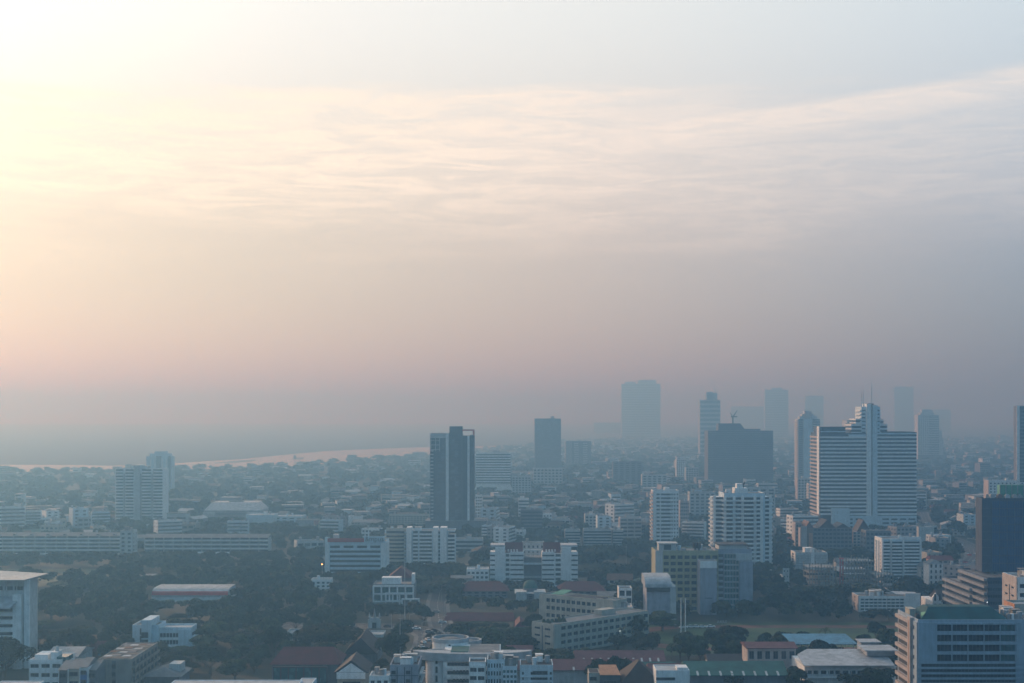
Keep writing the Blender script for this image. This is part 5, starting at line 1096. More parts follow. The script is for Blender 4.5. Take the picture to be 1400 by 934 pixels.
for k in range(5):
    for px in (538, 558): b.put('F', 'window', b.lx(px), b.h-2.8-k*3.2, 1.8, 1.4, 'gl', .14)
    b.put('R', 'window_band', 10, b.h-2.9-k*3.2, 17, 1.6, 'gl', .1); b.part('balcony', MB().box(b.x1+.12, b.x1+1.3, 2, 18, b.h-3.6-k*3.2, b.h-2.9-k*3.2), 'pale')
b.flatroof(m='r_dark'); b.clutter(4); b.end()
slab('small_house', 'small pale flat roofed house at the bottom edge left of the lilac block', 505, 532, 540, 10, 927, 'white', 'grid', nc=3, top='whiteroof', cl=1)
# round roofed white complex
b = Bld('curved_complex', 'white building with a curved ribbon top floor and oval roof parapets', 'building', 586, 684, 566, 24, 893, wall='white', desc='the white curved building')
b.core(x0=b.lx(606), z1=b.lz(904)); n = 4
b.part('curved_parapet', curve_slab(b.lx(645), 8, 24, 9.5, b.lz(904), b.lz(893)-b.lz(904), 180, 360, 24), 'whiteroof')
b.wb.box(b.lx(606), b.x1, .1, 23, b.lz(904)+.02, b.h-.2)
for k in range(5):
    zz = b.lz(909)-k*3.4
    if zz < 1: break
    b.put('F', 'window_band', b.lx(646), zz-.4, 20, 1.3, 'gl', .05); b.part('balcony', MB().box(b.lx(610), b.lx(682), -1.6, -.02, zz-1.9, zz-.7), 'white')
    for j in range(6): b.put('F', 'window', b.lx(621+j*4.5), zz-3.0, .9, 1.1, 'glk', .06)
dr = MB()
for (px, y, r, a, c) in ((597, 6, 4.6, 0, 890), (613, 26, 7.5, 0, 871), (636, 34, 5.5, 0, 874)):
    cx = b.lx(px)*(b.D+y)/b.D; rz_ = gz(c+5, b.D+y)
    b.part('round_tower', MB().cyl(cx, y, r, r, 0, rz_, 28), 'white'); rg = MB()
    for i in range(28):
        p = [(cx+q_*math.cos(2*math.pi*(i+e)/28), y+q_*math.sin(2*math.pi*(i+e)/28)) for q_, e in ((r+.3, 0), (r+.3, 1), (r-.4, 1), (r-.4, 0))]
        rg.prism(p, rz_, rz_+1.6)
    b.part('oval_parapet', rg, 'whiteroof'); b.part('round_roof', MB().cyl(cx, y, r-.5, r*.4, rz_+.02, rz_+1.3, 20), 'r_grey')
    for k in range(3): b.put('F', 'window', cx, rz_-3-k*3.6, .9, 2.6, 'glk', .06, y-r)
b.part('roof_terrace', MB().box(b.lx(616), b.lx(640), 2, 16, b.h-.18, b.h+.3), 'r_green'); b.part('roof', MB().box(b.lx(641), b.x1-.4, 1.5, 22, b.h-.18, b.h+.1), 'r_grey'); b.end()
b = Bld('apartment_block', 'pale four bay block with paired dark windows in front of the white curved building', 'apartment building', 641, 664, 548, 10, 908, wall='white'); b.core(); b.grid('F', b.x0+.2, b.x1-.2, b.h-13.2, 4, 3.2, 2, .84, .5, .2, 'gl', t=.5); b.flatroof(m='r_dark'); b.end()
b = Bld('apartment_block', 'narrow pale blue block with small paired windows next to the four bay block', 'apartment building', 666, 690, 552, 12, 905, wall='bluew'); b.core(); b.grid('F', b.x0+.2, b.x1-.2, b.h-15, 5, 3, 6, .5, .55, .25, 'gl', t=.3); b.flatroof(); b.clutter(2); b.end()
# nearest rooftops just touching the bottom edge
for (a, c, D, y, lab) in ((224, 404, 420, 943, 'long light blue flat roof edge just showing at the bottom left of centre'), (-20, 40, 430, 944, 'thin light blue roof edge just showing at the bottom left corner'), (403, 424, 425, 940, 'small pale roof hut beside the long light blue roof edge')):
    b = Bld('near_rooftop', lab, 'building', a, c, D, 14, y, wall='bluew'); b.core(); b.grid('F', b.x0, b.x1, 2, 8, (b.h-3)/8, max(2, int((c-a)/12)), .6, .5); b.flatroof(m='whiteroof', par=.3); b.end()
import numpy as np
rng = np.random.default_rng(11)
# ------------------------------------------------------------------ river, open ground, roads
NEAR = [(-60,645.5),(60,645),(130,643.5),(240,641.5),(350,640.5),(400,637.5),(450,634),(500,629),(560,624),(620,618),(700,611),(720,609)]
FARB = [(720,609),(640,610.5),(600,611.3),(560,612.3),(500,614.5),(450,616.8),(400,621),(330,628),(240,633.4),(190,636),(150,637),(100,636),(-60,635.5)]
def interp(P, x):
    P = sorted(P)
    if x <= P[0][0]: return P[0][1]
    for (a, b), (c, d) in zip(P, P[1:]):
        if x <= c: return b + (d-b)*(x-a)/(c-a)
    return 590.0
wm = bpy.data.materials.new('river_water'); nt, N, L, P = nodes(wm)
P.inputs['Base Color'].default_value = (.05, .06, .06, 1); P.inputs['Roughness'].default_value = .12; P.inputs['Specular IOR Level'].default_value = .5; P.inputs['IOR'].default_value = 1.33
g_ = N.new('ShaderNodeNewGeometry'); n_ = N.new('ShaderNodeTexNoise'); n_.inputs['Scale'].default_value = .5; n_.inputs['Detail'].default_value = 4
L.new(g_.outputs['Position'], n_.inputs['Vector']); bp = N.new('ShaderNodeBump'); bp.inputs['Strength'].default_value = 1; bp.inputs['Distance'].default_value = .35
L.new(n_.outputs['Fac'], bp.inputs['Height']); L.new(bp.outputs[0], P.inputs['Normal'])
pts = [(gx(x, gd(y)), gd(y)) for x, y in NEAR] + [(gx(x, gd(y)), gd(y)) for x, y in FARB]
sheet('river', pts, .35, wm)
sheet('river_island', [(gx(x, gd(y)), gd(y)) for x, y in ((292, 633.5), (318, 633), (345, 631), (352, 629), (338, 629.4), (312, 631.2))], .6, mat('mud_bank', (.09, .08, .06), streak=False))
sheet('open_field', [(gx(-60, 905), 905), (gx(150, 905), 905), (gx(165, 1010), 1010), (gx(-60, 1010), 1010)], .03, mat('dry_grass', (.05, .075, .03), streak=False, scale=.04, var=.25))
BOXES.append((gx(-60, 905), gx(150, 930), 925, 1000))
asph = mat('asphalt', (.055, .056, .06), streak=False, scale=.3, var=.2); kerb = mat('kerb_stone', (.15, .15, .15), streak=False)
paint = mat('road_paint', (.7, .7, .68), streak=False, var=.1)
ROADS = []
def road(name, pts, w_, lanes=2):
    """a road ribbon with kerbed pavements and dashed lane paint"""
    P_ = [Vector((x, y)) for x, y in pts]; n = len(P_); left = []; 
    nrm = []
    for i in range(n):
        d = (P_[min(i+1, n-1)] - P_[max(i-1, 0)]).normalized(); nrm.append(Vector((-d.y, d.x)))
    mb = MB(); mb.add([(*(p + q*w_/2), .035) for p, q in zip(P_, nrm)] + [(*(p - q*w_/2), .035) for p, q in zip(P_, nrm)], [(n+i, n+i+1, i+1, i) for i in range(n-1)]); tag(mb.build(name, asph), kind='structure')
    pv_ = MB()
    for s_ in (1, -1):
        a = [p + q*s_*(w_/2) for p, q in zip(P_, nrm)]; c = [p + q*s_*(w_/2+2.2) for p, q in zip(P_, nrm)]
        for i in range(n-1):
            o4 = [a[i], a[i+1], c[i+1], c[i]]; o4 = o4 if s_ < 0 else o4[::-1]
            pv_.prism([tuple(v) for v in (o4 if ((o4[1]-o4[0]).cross(o4[2]-o4[1]) > 0) else o4[::-1])], 0, .14)
    tag(pv_.build('pavement', kerb), kind='structure')
    ds = MB()
    for i in range(n-1):
        d = P_[i+1]-P_[i]; ln = d.length; d.normalize(); q = Vector((-d.y, d.x))
        for k in range(int(ln//8)):
            for off in ([0] if lanes == 2 else [-w_/4, 0, w_/4]):
                p = P_[i] + d*(k*8+1) + q*off; e = p + d*3.2
                ds.add([(*(p-q*.12), .045), (*(e-q*.12), .045), (*(e+q*.12), .045), (*(p+q*.12), .045)], [(0,1,2,3)])
    tag(ds.build('lane_markings', paint), kind='structure')
    for p, p2 in zip(P_, P_[1:]):
        m_ = max(1, int((p2-p).length//10))
        for k in range(m_+1):
            c = p.lerp(p2, k/m_); ROADS.append((c.x, c.y, w_/2+4))
g2 = lambda px, py: (gx(px, gd(py)), gd(py))
road('main_road', [g2(560, 935), g2(576, 905), g2(590, 885), g2(592, 870), g2(580, 862), g2(548, 857), g2(500, 856), g2(430, 858), g2(340, 852)], 14, 4)
road('side_road', [g2(592, 872), g2(604, 858), g2(600, 845), g2(598, 825), g2(604, 800)], 9)
road('avenue', [g2(1318, 800), g2(1322, 775), g2(1335, 762), g2(1330, 750), g2(1310, 740), g2(1285, 731), g2(1270, 722), g2(1262, 712), g2(1258, 700)], 13, 4)
road('back_street', [g2(620, 770), g2(700, 792), g2(790, 790), g2(850, 782), g2(880, 770)], 8)
road('river_road', [g2(60, 765), g2(180, 764), g2(300, 762), g2(400, 758), g2(440, 752)], 9)

# ------------------------------------------------------------------ foliage
def crown_proto(seed, nl, size, R0=5.0, flat=.8):
    """leaf clumps scattered over several overlapping lobes, with gaps; returns (k,4,3) quads around height 0"""
    r = np.random.default_rng(seed); lobes = []
    for i in range(r.integers(7, 11)):
        a = r.uniform(0, 6.28); q = R0 * r.uniform(.15, .68); rr = R0 * r.uniform(.34, .58)
        lobes.append((math.cos(a)*q, math.sin(a)*q, R0*flat*r.uniform(-.35, .55), rr))
    lobes.append((0, 0, R0*flat*.35, R0*.55))
    tot = sum(l[3]**2 for l in lobes); C_ = []; Nn = []
    for (x, y, z, rr) in lobes:
        k = int(nl * rr**2 / tot); v = r.normal(size=(k, 3)); v /= np.linalg.norm(v, axis=1)[:, None]
        v[:, 2] = np.where(v[:, 2] < -.35, -v[:, 2], v[:, 2])
        rad = rr * (1 - np.abs(r.normal(0, .16, (k, 1)))); C_.append(np.array([x, y, z]) + v*rad*[1, 1, .85]); Nn.append(v)
    C_ = np.vstack(C_); Nn = np.vstack(Nn) + r.normal(0, .55, C_.shape); Nn /= np.linalg.norm(Nn, axis=1)[:, None]
    t = np.cross(Nn, r.normal(size=Nn.shape)); t /= np.linalg.norm(t, axis=1)[:, None]; b_ = np.cross(Nn, t)
    s = (size * r.uniform(.6, 1.3, (len(C_), 1)))
    return np.stack([C_ - t*s - b_*s*.7, C_ + t*s - b_*s*.7, C_ + t*s*.8 + b_*s*.7, C_ - t*s*.8 + b_*s*.8], 1)
def palm_proto(seed):
    r = np.random.default_rng(seed); Q = []
    for i in range(15):
        a = i*2.4 + r.uniform(-.2, .2); up = r.uniform(.1, .9); p = np.array([0, 0, 0.]); d = np.array([math.cos(a), math.sin(a), up]); side = np.array([-math.sin(a), math.cos(a), 0])
        for k in range(5):
            q = p + d*.75; w0, w1 = .42*(1-k/6), .42*(1-(k+1)/6); Q.append([p-side*w0, q-side*w1, q+side*w1, p+side*w0]); p = q; d = d + [0, 0, -.33]; d /= np.linalg.norm(d)
    return np.array(Q)
def qmesh(name, Q, mats, mi=None):
    n = len(Q); me = bpy.data.meshes.new(name); me.vertices.add(4*n); me.vertices.foreach_set('co', Q.reshape(-1).astype(np.float32))
    me.loops.add(4*n); me.loops.foreach_set('vertex_index', np.arange(4*n, dtype=np.int32)); me.polygons.add(n)
    me.polygons.foreach_set('loop_start', np.arange(0, 4*n, 4, dtype=np.int32))
    for m in mats: me.materials.append(m)
    if mi is not None: me.polygons.foreach_set('material_index', mi.astype(np.int32))
    me.update(calc_edges=True); return me
def trunk_mesh(seed, h=5.0, R0=5.0):
    r = random.Random(seed); b = MB(); b.rod((0, 0, -.2), (.15, .1, h*.6), .42, 8, .3)
    for i in range(6):
        a = i*1.05 + r.uniform(-.3, .3); q = R0*r.uniform(.3, .6); mid = (math.cos(a)*q*.45, math.sin(a)*q*.45, h*.85)
        b.rod((.15, .1, h*.55), mid, .22, 6, .15); b.rod(mid, (math.cos(a)*q, math.sin(a)*q, h*1.15+r.uniform(0, 1.6)), .15, 5, .05)
    return b.mesh('trunk', M_['bark'])
CR = [qmesh('crown', crown_proto(s, 2600, .34, flat=f), [M_['leaf' if s % 3 else 'leaf2']]) for s, f in ((1, .8), (2, .7), (3, .95), (4, .62), (5, .85), (6, 1.1))]
CRV = [qmesh('crown', crown_proto(s, 6500, .20, flat=f), [M_['leaf']]) for s, f in ((21, .62), (22, .75))]
TR = [trunk_mesh(s) for s in range(3)]
PALM = qmesh('crown', palm_proto(3), [M_['leaf2']]); PTR = MB().rod((0, 0, -.2), (.3, 0, 4), .22, 7, .17).rod((.3, 0, 4), (.1, 0, 8), .17, 7, .12).mesh('trunk', M_['bark'])
TREES = []      # (root, kindword)
ntree = 0
def tree(x, y, w_, h_, v=None, big=False):
    global ntree
    ntree += 1; k = ntree
    t = empty('tree', (x, y, 0), 0)
    th = max(2.0, h_ * .42); cs = w_/9.0; ch = (h_ - th*.55) / 8.0
    tr = bpy.data.objects.new('trunk', TR[k % 3]); COL.objects.link(tr); tr.parent = t; tr.scale = (cs, cs, th/5.0)
    me = CRV[k % 2] if big else CR[(k*7 + int(x)) % 6]
    c = bpy.data.objects.new('crown', me); COL.objects.link(c); c.parent = t; c.location = (0, 0, h_ - 4.1*ch); c.scale = (cs, cs, ch); c.rotation_euler[2] = (k*2.399) % 6.28
    tint = 'olive' if me.materials[0] == M_['leaf2'] else 'dark'
    TREES.append((t, x, y, w_, h_, tint)); return t
def palm(x, y, h_):
    t = empty('palm_tree', (x, y, 0), random.uniform(0, 6)); a = bpy.data.objects.new('trunk', PTR); b_ = bpy.data.objects.new('crown', PALM)
    for o in (a, b_): COL.objects.link(o); o.parent = t; o.scale = (h_/8,)*3
    b_.location = (.1*h_/8, 0, h_); TREES.append((t, x, y, 4, h_, 'palm')); return t
HT = [(445,640,92,850,1),(100,640,54,858,1),(5,585,76,868,1),(375,640,46,856,0),(330,655,64,862,0),(290,675,44,848,0),(303,705,42,832,0),(540,612,50,862,1),(575,585,36,884,0),
 (1124,598,40,873,1),(956,640,34,870,0),(988,650,40,866,0),(680,690,70,858,1),(715,660,44,868,0),(650,720,50,850,0),(845,556,34,896,0),(822,566,36,902,0),(1215,580,26,900,0),(1200,548,46,912,0),
 (1175,545,50,920,0),(215,628,44,878,0),(262,605,30,905,0),(245,590,34,912,0),(20,700,40,862,0),(865,690,44,842,0),(905,720,50,838,0),(760,600,50,892,0),(735,596,40,890,0),(690,600,42,884,0),(640,612,40,880,0),
 (610,590,22,905,0),(1060,600,30,890,0),(1030,560,40,915,0),(1090,545,40,915,0),(800,975,84,772,0),(830,1010,60,770,0),(560,905,60,785,0),(500,905,60,790,0),(590,880,60,800,0),(612,860,50,790,0),
 (1198,690,26,850,0),(1095,615,22,884,0),(70,760,40,800,0),(28,690,30,842,0),(60,735,40,848,0),(105,900,64,790,0),(290,960,70,775,0),(240,930,60,780,0),(340,930,60,772,0),(960,560,40,912,0),(1000,548,40,918,0)]
for px, D, wp, yt, bg_ in HT:
    tree(gx(px, D), D, wp*D/F, gz(yt, D), big=bool(bg_)); OCC.append((gx(px, D), D, wp*D/F*.36))

def free(x, y, r):
    for (a, b_, c, d) in BOXES:
        if a - r < x < b_ + r and c - r < y < d + r: return False
    for (a, b_, q) in OCC:
        if (x-a)**2 + (y-b_)**2 < (q+r)**2: return False
    for (a, b_, q) in ROADS:
        if (x-a)**2 + (y-b_)**2 < (q+r)**2: return False
    return True
def cap(x, y):
    px = 700 + x*F/y; c = 99.0
    for (a, b_, D_, vb) in VIS:
        if a < px < b_ and y < D_ < y + 700: c = min(c, CAMH - (vb-HZ)*y/F)
    return c
def blocks_view(x, y, h):
    """never plant something tall right in front of a low landmark"""
    return False

# ------------------------------------------------------------------ small buildings
PROTO = []
def proto(name, lab, cat, w_, d_, h_, wall, fn):
    b = Bld(name, lab, cat, 700 - w_*F/1000/2, 700 + w_*F/1000/2, 1000, d_, h=h_, wall=wall, foot=False); b.core(); fn(b); b.end()
    PROTO.append([b.root, lab, cat, w_, d_, h_, 0]); return b
def f_shop(b): 
    n = 3; b.grid('F', b.x0, b.x1, 0, n, b.h/n, 4, .78, .5, .28, 'gl', t=.4); b.grid('L', .1, b.d-.1, 0, n, b.h/n, 2, .3, .4, .3); b.flatroof(); b.clutter(3)
    for j in range(4): b.part('awning', MB().box(b.x0+.3+j*b.w/4, b.x0-.3+(j+1)*b.w/4, -2.2, -.45, 2.9, 3.05), ['r_blue', 'r_grey', 'green', 'r_rust'][j])
def f_house(roof, ch=2.8):
    def f(b):
        b.grid('F', b.x0, b.x1, .2, 2, (b.h-.3)/2, 3, .5, .5); b.grid('L', .1, b.d-.1, .2, 2, (b.h-.3)/2, 2, .4, .45); b.part('roof', MB().profile_x([(-1, b.h-.3), (b.d+1, b.h-.3), (b.d/2, b.h+ch)], b.x0-.8, b.x1+.8), roof); b.put('F', 'door', b.x0+1.6, .1, 1.1, 2.2, 'brown', .4)
    return f
def f_hip(roof):
    def f(b):
        b.grid('F', b.x0, b.x1, .2, 2, (b.h-.3)/2, 4, .5, .5); b.grid('L', .1, b.d-.1, .2, 2, (b.h-.3)/2, 2, .4, .45); b.part('roof', MB().hip(b.x0-1, b.x1+1, -1, b.d+1, b.h-.1, b.h+3.4, 5), roof); b.put('F', 'door', 0, .1, 1.2, 2.2, 'brown', .4)
    return f
def f_block(n, nc, m='flat'):
    def f(b): b.grid('F', b.x0, b.x1, 0, n, b.h/n, nc, .6, .48, .3); b.grid('L', .1, b.d-.1, 0, n, b.h/n, 3, .4, .45); b.grid('R', .1, b.d-.1, 0, n, b.h/n, 3, .4, .45); b.flatroof(m=m); b.clutter(3)
    return f
def f_balc(n, nc):
    def f(b):
        fh = b.h/n; b.bands('F', b.x0, b.x1, 0, n, fh, .6, .28, t=.1)
        for j in range(nc): b.balc('F', b.x0+j*b.w/nc+.3, b.x0+(j+1)*b.w/nc-.3, .4, n, fh, 1.2, 1.0, 'white')
        b.grid('L', .1, b.d-.1, 0, n, fh, 2, .4, .45); b.flatroof(); b.clutter(3)
    return f
def f_ware(roof):
    def f(b): b.part('roof', MB().profile_x([(-.6, b.h-.2), (b.d+.6, b.h-.2), (b.d/2, b.h+2)], b.x0-.5, b.x1+.5), roof); b.put('F', 'roller_door', 0, .1, 5, 4, 'steel', .1); b.grid('F', b.x0, b.x0+b.w*.3, b.h-2.2, 1, 2, 3, .7, .5)
    return f
proto('shophouse_row', 'pale shophouse row', 'shophouses', 18, 12, 11, 'pale', f_shop); proto('shophouse_row', 'beige shophouse row', 'shophouses', 20, 12, 12, 'beige', f_shop)
proto('house', 'red roofed house', 'house', 12, 10, 6, 'cream', f_house('r_red')); proto('house', 'rust roofed house', 'house', 13, 10, 6, 'pale', f_house('r_rust')); proto('house', 'grey roofed house', 'house', 12, 9, 6.5, 'white', f_house('r_grey'))
proto('villa', 'dark hip roofed villa', 'house', 15, 11, 6.5, 'white', f_hip('r_dark')); proto('villa', 'brown hip roofed villa', 'house', 15, 12, 7, 'cream', f_hip('r_brown'))
proto('small_block', 'white flat roofed block', 'building', 16, 12, 13, 'white', f_block(4, 5, 'whiteroof')); proto('small_block', 'grey flat roofed block', 'building', 18, 13, 16, 'grey', f_block(5, 5)); proto('small_block', 'cream flat roofed block', 'building', 15, 12, 12, 'cream', f_block(4, 4))
proto('balcony_block', 'white balconied block', 'apartment building', 20, 14, 21, 'white', f_balc(7, 4)); proto('balcony_block', 'pale blue balconied block', 'apartment building', 17, 13, 18, 'bluew', f_balc(6, 3))
proto('warehouse', 'grey roofed warehouse', 'warehouse', 28, 16, 7, 'pale', f_ware('r_grey')); proto('warehouse', 'white roofed warehouse', 'warehouse', 24, 14, 6, 'pale', f_ware('r_white')); proto('warehouse', 'green roofed warehouse', 'warehouse', 22, 14, 6, 'pale', f_ware('r_green'))
FILL = []
def put_building(i, x, y, rz, s):
    P_ = PROTO[i]; src = P_[0]
    if P_[6] == 0: r = src
    else:
        r = src.copy(); COL.objects.link(r)
        for ch in src.children:
            c = ch.copy(); COL.objects.link(c); c.parent = r
    P_[6] += 1; r.location = (x, y, 0); r.rotation_euler[2] = rz; r.scale = (s, s, s); FILL.append((r, x, y, P_[1], P_[2])); return r

nz = lambda x, y, s: noise.noise(Vector((x*s, y*s, 3.7)))
cells = []
D = 585.0
while D < 7000:
    st = 11.5 if D < 1000 else (13.5 if D < 1700 else 18 + (D-1700)*.008)
    x = gx(-25, D)
    while x < gx(1425, D):
        cells.append((x + random.uniform(-.4, .4)*st, D + random.uniform(-.4, .4)*st*1.15, st)); x += st
    D += st * (1.15 if D < 1700 else 1.4)
BMAX = 300 - len([1 for o in COL.objects if o.parent is None and o.type == 'EMPTY' and o.get('category')]) + len(PROTO)
far_b, far_t, near_t = [], [], []
cnt = 0
bcand = []
for (x, y, st) in cells:
    px = 700 + x*F/y; py = HZ + F*CAMH/y
    if py < (interp(NEAR, px) + .6 if px < 720 else max(600, 609-(px-720)*.07)): continue
    if y < 640 and 30 < px < 60: continue
    v = nz(x, y, .006) + .5*nz(x, y, .02)
    if px < 440 and y < 1080: pb = -1
    elif (860 < px < 1240 and y < 775) or (790 < px < 890 and 900 < y < 1060): pb = -1
    elif y < 780: pb = .03
    elif y < 1180: pb = .04 + (.14 if px > 1060 or 600 < px < 900 else 0)
    elif y < 1700: pb = .26 + (.12 if px > 620 else .04)
    else: pb = .20 if px > 650 else .13
    pb += v*.28 if pb > 0 else 0
    q = random.random()
    if q < pb and pb > 0:
        rz = random.choice((0, 0, 1.57)) + random.gauss(0, .12) + (.35 if v > .1 else -.15)
        c_ = cap(x, y)
        if (c_ > 22 or (y > 1700 and c_ > 9)) and free(x, y, 7 if y < 1700 else 4):
            bcand.append((x, y, rz)); OCC.append((x, y, 8 if y < 1700 else 6)); continue
    if random.random() < (.93 if y < 1200 else .74) and free(x, y, .5): near_t.append((x, y, st))
bcand.sort(key=lambda t: t[1])
TALL = {7, 8, 9, 10, 11}
for k, (x, y, rz) in enumerate(bcand):
    if k < BMAX:
        i = random.choice((2, 3, 4, 5, 6, 2, 3, 9, 12, 14)) if y < 850 else random.choice(range(len(PROTO)))
        put_building(i, x, y, rz, random.uniform(.85, 1.15))
    else: far_b.append((x, y, rz))
for P_ in PROTO:
    if P_[6] == 0:
        for ch in list(P_[0].children): bpy.data.objects.remove(ch)
        bpy.data.objects.remove(P_[0])
near_t.sort(key=lambda t: t[1])
TMAX = 300 - ntree
for k, (x, y, st) in enumerate(near_t):
    hh = random.uniform(6.5, 12.5) * (1 + .25*nz(x, y, .01)); ww = hh * random.uniform(.85, 1.25)
    px = 700 + x*F/y; c_ = cap(x, y)
    if c_ < 3.2: continue
    hh = min(hh, c_); ww = max(ww, hh*.9) if c_ > 6 else ww*.7
    if k < TMAX:
        if y < 600: hh = min(hh, 9.5)
        (palm(x, y, random.uniform(7, 11)) if random.random() < .06 else tree(x, y, ww, hh))
    else: far_t.append((x, y, ww, hh))
# the wooded rest of the city as one mass
pm = [crown_proto(s, 420, .75, flat=.9) for s in range(31, 37)]; pf_ = [crown_proto(s, 90, 1.5, flat=.9) for s in range(41, 45)]
Q = []; MI = []
for k, (x, y, ww, hh) in enumerate(far_t):
    A = pm[k % 6] if y < 1500 else pf_[k % 4]; a = rng.uniform(0, 6.28); c, s = math.cos(a), math.sin(a); sc = ww/9.0 * (1 if y < 1700 else 1.5); sz = hh/9.5
    B_ = np.empty_like(A); B_[..., 0] = (A[..., 0]*c - A[..., 1]*s)*sc + x; B_[..., 1] = (A[..., 0]*s + A[..., 1]*c)*sc + y; B_[..., 2] = np.maximum(A[..., 2]*sz + hh*.55, .2)
    Q.append(B_); MI.append(np.full(len(A), 1 if rng.random() < .3 else 0))
Q = np.vstack(Q); o = bpy.data.objects.new('distant_trees', qmesh('distant_trees', Q, [M_['leaf'], M_['leaf2']], np.concatenate(MI))); COL.objects.link(o)
tag(o, 'dark mass of treetops spreading between the buildings into the haze', 'trees', kind='stuff')
# distant low buildings beyond the ones built singly
fm = ['white', 'pale', 'cream', 'grey', 'bluew', 'beige', 'concrete', 'pink', 'r_grey', 'r_red', 'r_rust', 'whiteroof', 'r_dark', 'gl', 'flat']
mb = MB()
def rbox(x, y, rz, x0, x1, y0, y1, z0, z1, mi):
    b = MB().box(x0, x1, y0, y1, z0, z1); c, s = math.cos(rz), math.sin(rz); mb.add([(x+p[0]*c-p[1]*s, y+p[0]*s+p[1]*c, p[2]) for p in b.v], b.f, mi)
for (x, y, rz) in far_b:
    g = random.random(); sc = 1 if y < 2500 else 1.3
    w_ = random.uniform(8, 24)*sc; d_ = random.uniform(9, 15); h_ = random.choice((5, 6, 6, 7, 7, 9, 11, 13))*(1 if g < .93 else 1.9); m_ = random.choice((0, 1, 1, 2, 3, 3, 4, 5, 6, 6, 7)); rz *= .7
    rbox(x, y, rz, -w_/2, w_/2, 0, d_, 0, h_, m_)
    if h_ > 7:
        for k in range(int(h_/3.4)): rbox(x, y, rz, -w_/2+.8, w_/2-.8, -.3, -.02, k*3.4+1.2, k*3.4+2.8, 13)
        rbox(x, y, rz, -w_/2-.3, w_/2+.3, -.5, d_+.3, h_, h_+.6, random.choice((3, 14, 14, 8, 11)))
    else:
        b = MB().profile_x([(-.8, h_), (d_+.8, h_), (d_/2, h_+2.6)], -w_/2-.5, w_/2+.5); c, s = math.cos(rz), math.sin(rz)
        mb.add([(x+p[0]*c-p[1]*s, y+p[0]*s+p[1]*c, p[2]) for p in b.v], b.f, random.choice((8, 8, 9, 10, 11, 12)))
o = mb.build('distant_buildings', [M_[q] for q in fm]); tag(o, 'countless low pale blocks and roofs fading into the far haze', 'buildings', kind='stuff')

# ------------------------------------------------------------------ cars
def make_car(m):
    t = empty('car', (0, 0, 0)); 
    MB().box(-2.2, 2.2, -.88, .88, .35, .82).profile_y([(-2.15, .82), (2.1, .82), (2.0, .95), (1.1, 1.0), (-1.9, 1.02)], -.86, .86).build('body', M_[m], t)
    MB().profile_y([(-1.6, 1.0), (1.0, 1.0), (.35, 1.42), (-1.25, 1.42)], -.74, .74).build('windows', M_['gl'], t); MB().box(-1.2, .3, -.7, .7, 1.42, 1.47).build('roof', M_[m], t)
    for sx in (-1.35, 1.35):
        for sy in (-.8, .8): MB().rod((sx, sy-.1, .33), (sx, sy+.1, .33), .33, 10).build('wheel', M_['frame'], t)
    for sy in (-.6, .6): MB().box(2.18, 2.24, sy-.18, sy+.18, .6, .76).build('headlight', M_['whiteroof'], t)
    return t
cars = [make_car(m) for m in ('white', 'redp', 'steel', 'frame')]; CN = ['white', 'red', 'silver', 'black']; used = [0]*4; CARS = []
def put_car(k, x, y, rz):
    s = cars[k]
    if used[k]: 
        r = s.copy(); COL.objects.link(r)
        for ch in s.children: c = ch.copy(); COL.objects.link(c); c.parent = r
    else: r = s
    used[k] += 1; r.location = (x, y, .05); r.rotation_euler[2] = rz; CARS.append((r, x, y, CN[k] + ' car')); return r
for (px, py, k, dx, dy) in ((572, 912, 0, 0, 0), (577, 902, 2, 2.5, 0), (583, 893, 0, -3, 0), (588, 884, 3, 2, 0), (592, 876, 0, -2.5, 0), (586, 866, 2, 0, 2), (570, 860, 0, 0, -2), (556, 858, 1, 0, 2), (530, 857, 3, 0, -2), (480, 857, 0, 0, 2),
   (1320, 785, 0, 2, 0), (1324, 770, 1, -2, 0), (1331, 758, 0, 2, 0), (1318, 744, 2, -2, 0), (1300, 737, 0, 2, 0), (1290, 733, 1, 0, 2), (1276, 726, 3, 0, 0), (1265, 716, 0, 2, 0), (601, 852, 0, 1.5, 0), (600, 838, 2, -1.5, 0)):
    put_car(k, *(Vector(g2(px, py)) + Vector((dx, dy))), 1.9 if py > 872 or (px > 1000) else .1)
rr_ = random.Random(5)
for i in range(34):                                    # traffic and parked cars along the avenue and the main road
    if i < 18: a = rr_.random(); px, py = (1318+(1335-1318)*a, 800-38*a) if a < .6 else (1335-60*(a-.6)/.4, 762-36*(a-.6)/.4)
    else: a = (i-18)/16; px, py = 566+26*a, 925-52*a
    q_ = Vector(g2(px, py)); off = 3.4 if i % 2 else -3.4
    if all((q_.x+off-c[1])**2 + (q_.y-c[2])**2 > 40 for c in CARS): put_car(rr_.choice((0, 0, 2, 2, 3, 1)), q_.x+off, q_.y, 1.9 if i >= 18 else 1.7)
lamp0 = None; LAMPS = []
for (px, py) in ((556, 925), (566, 905), (574, 890), (577, 876), (560, 865), (535, 863), (604, 868), (608, 845), (604, 822), (1312, 795), (1314, 775), (1341, 755), (1322, 743), (1297, 734)):
    x_, y_ = g2(px, py)
    if lamp0 is None:
        lamp0 = r_ = empty('street_lamp', (x_, y_, 0)); MB().cyl(0, 0, .16, .09, 0, 9, 8).build('pole', M_['steel'], r_); MB().rod((0, 0, 8.9), (2.2, 0, 9.5), .07, 6).build('arm', M_['steel'], r_); MB().box(1.7, 2.7, -.18, .18, 9.42, 9.6).build('lamp_head', M_['grey'], r_)
    else:
        r_ = lamp0.copy(); COL.objects.link(r_); r_.location = (x_, y_, 0)
        for ch in lamp0.children: c = ch.copy(); COL.objects.link(c); c.parent = r_
    LAMPS.append((r_, x_, y_, 'unlit street lamp'))
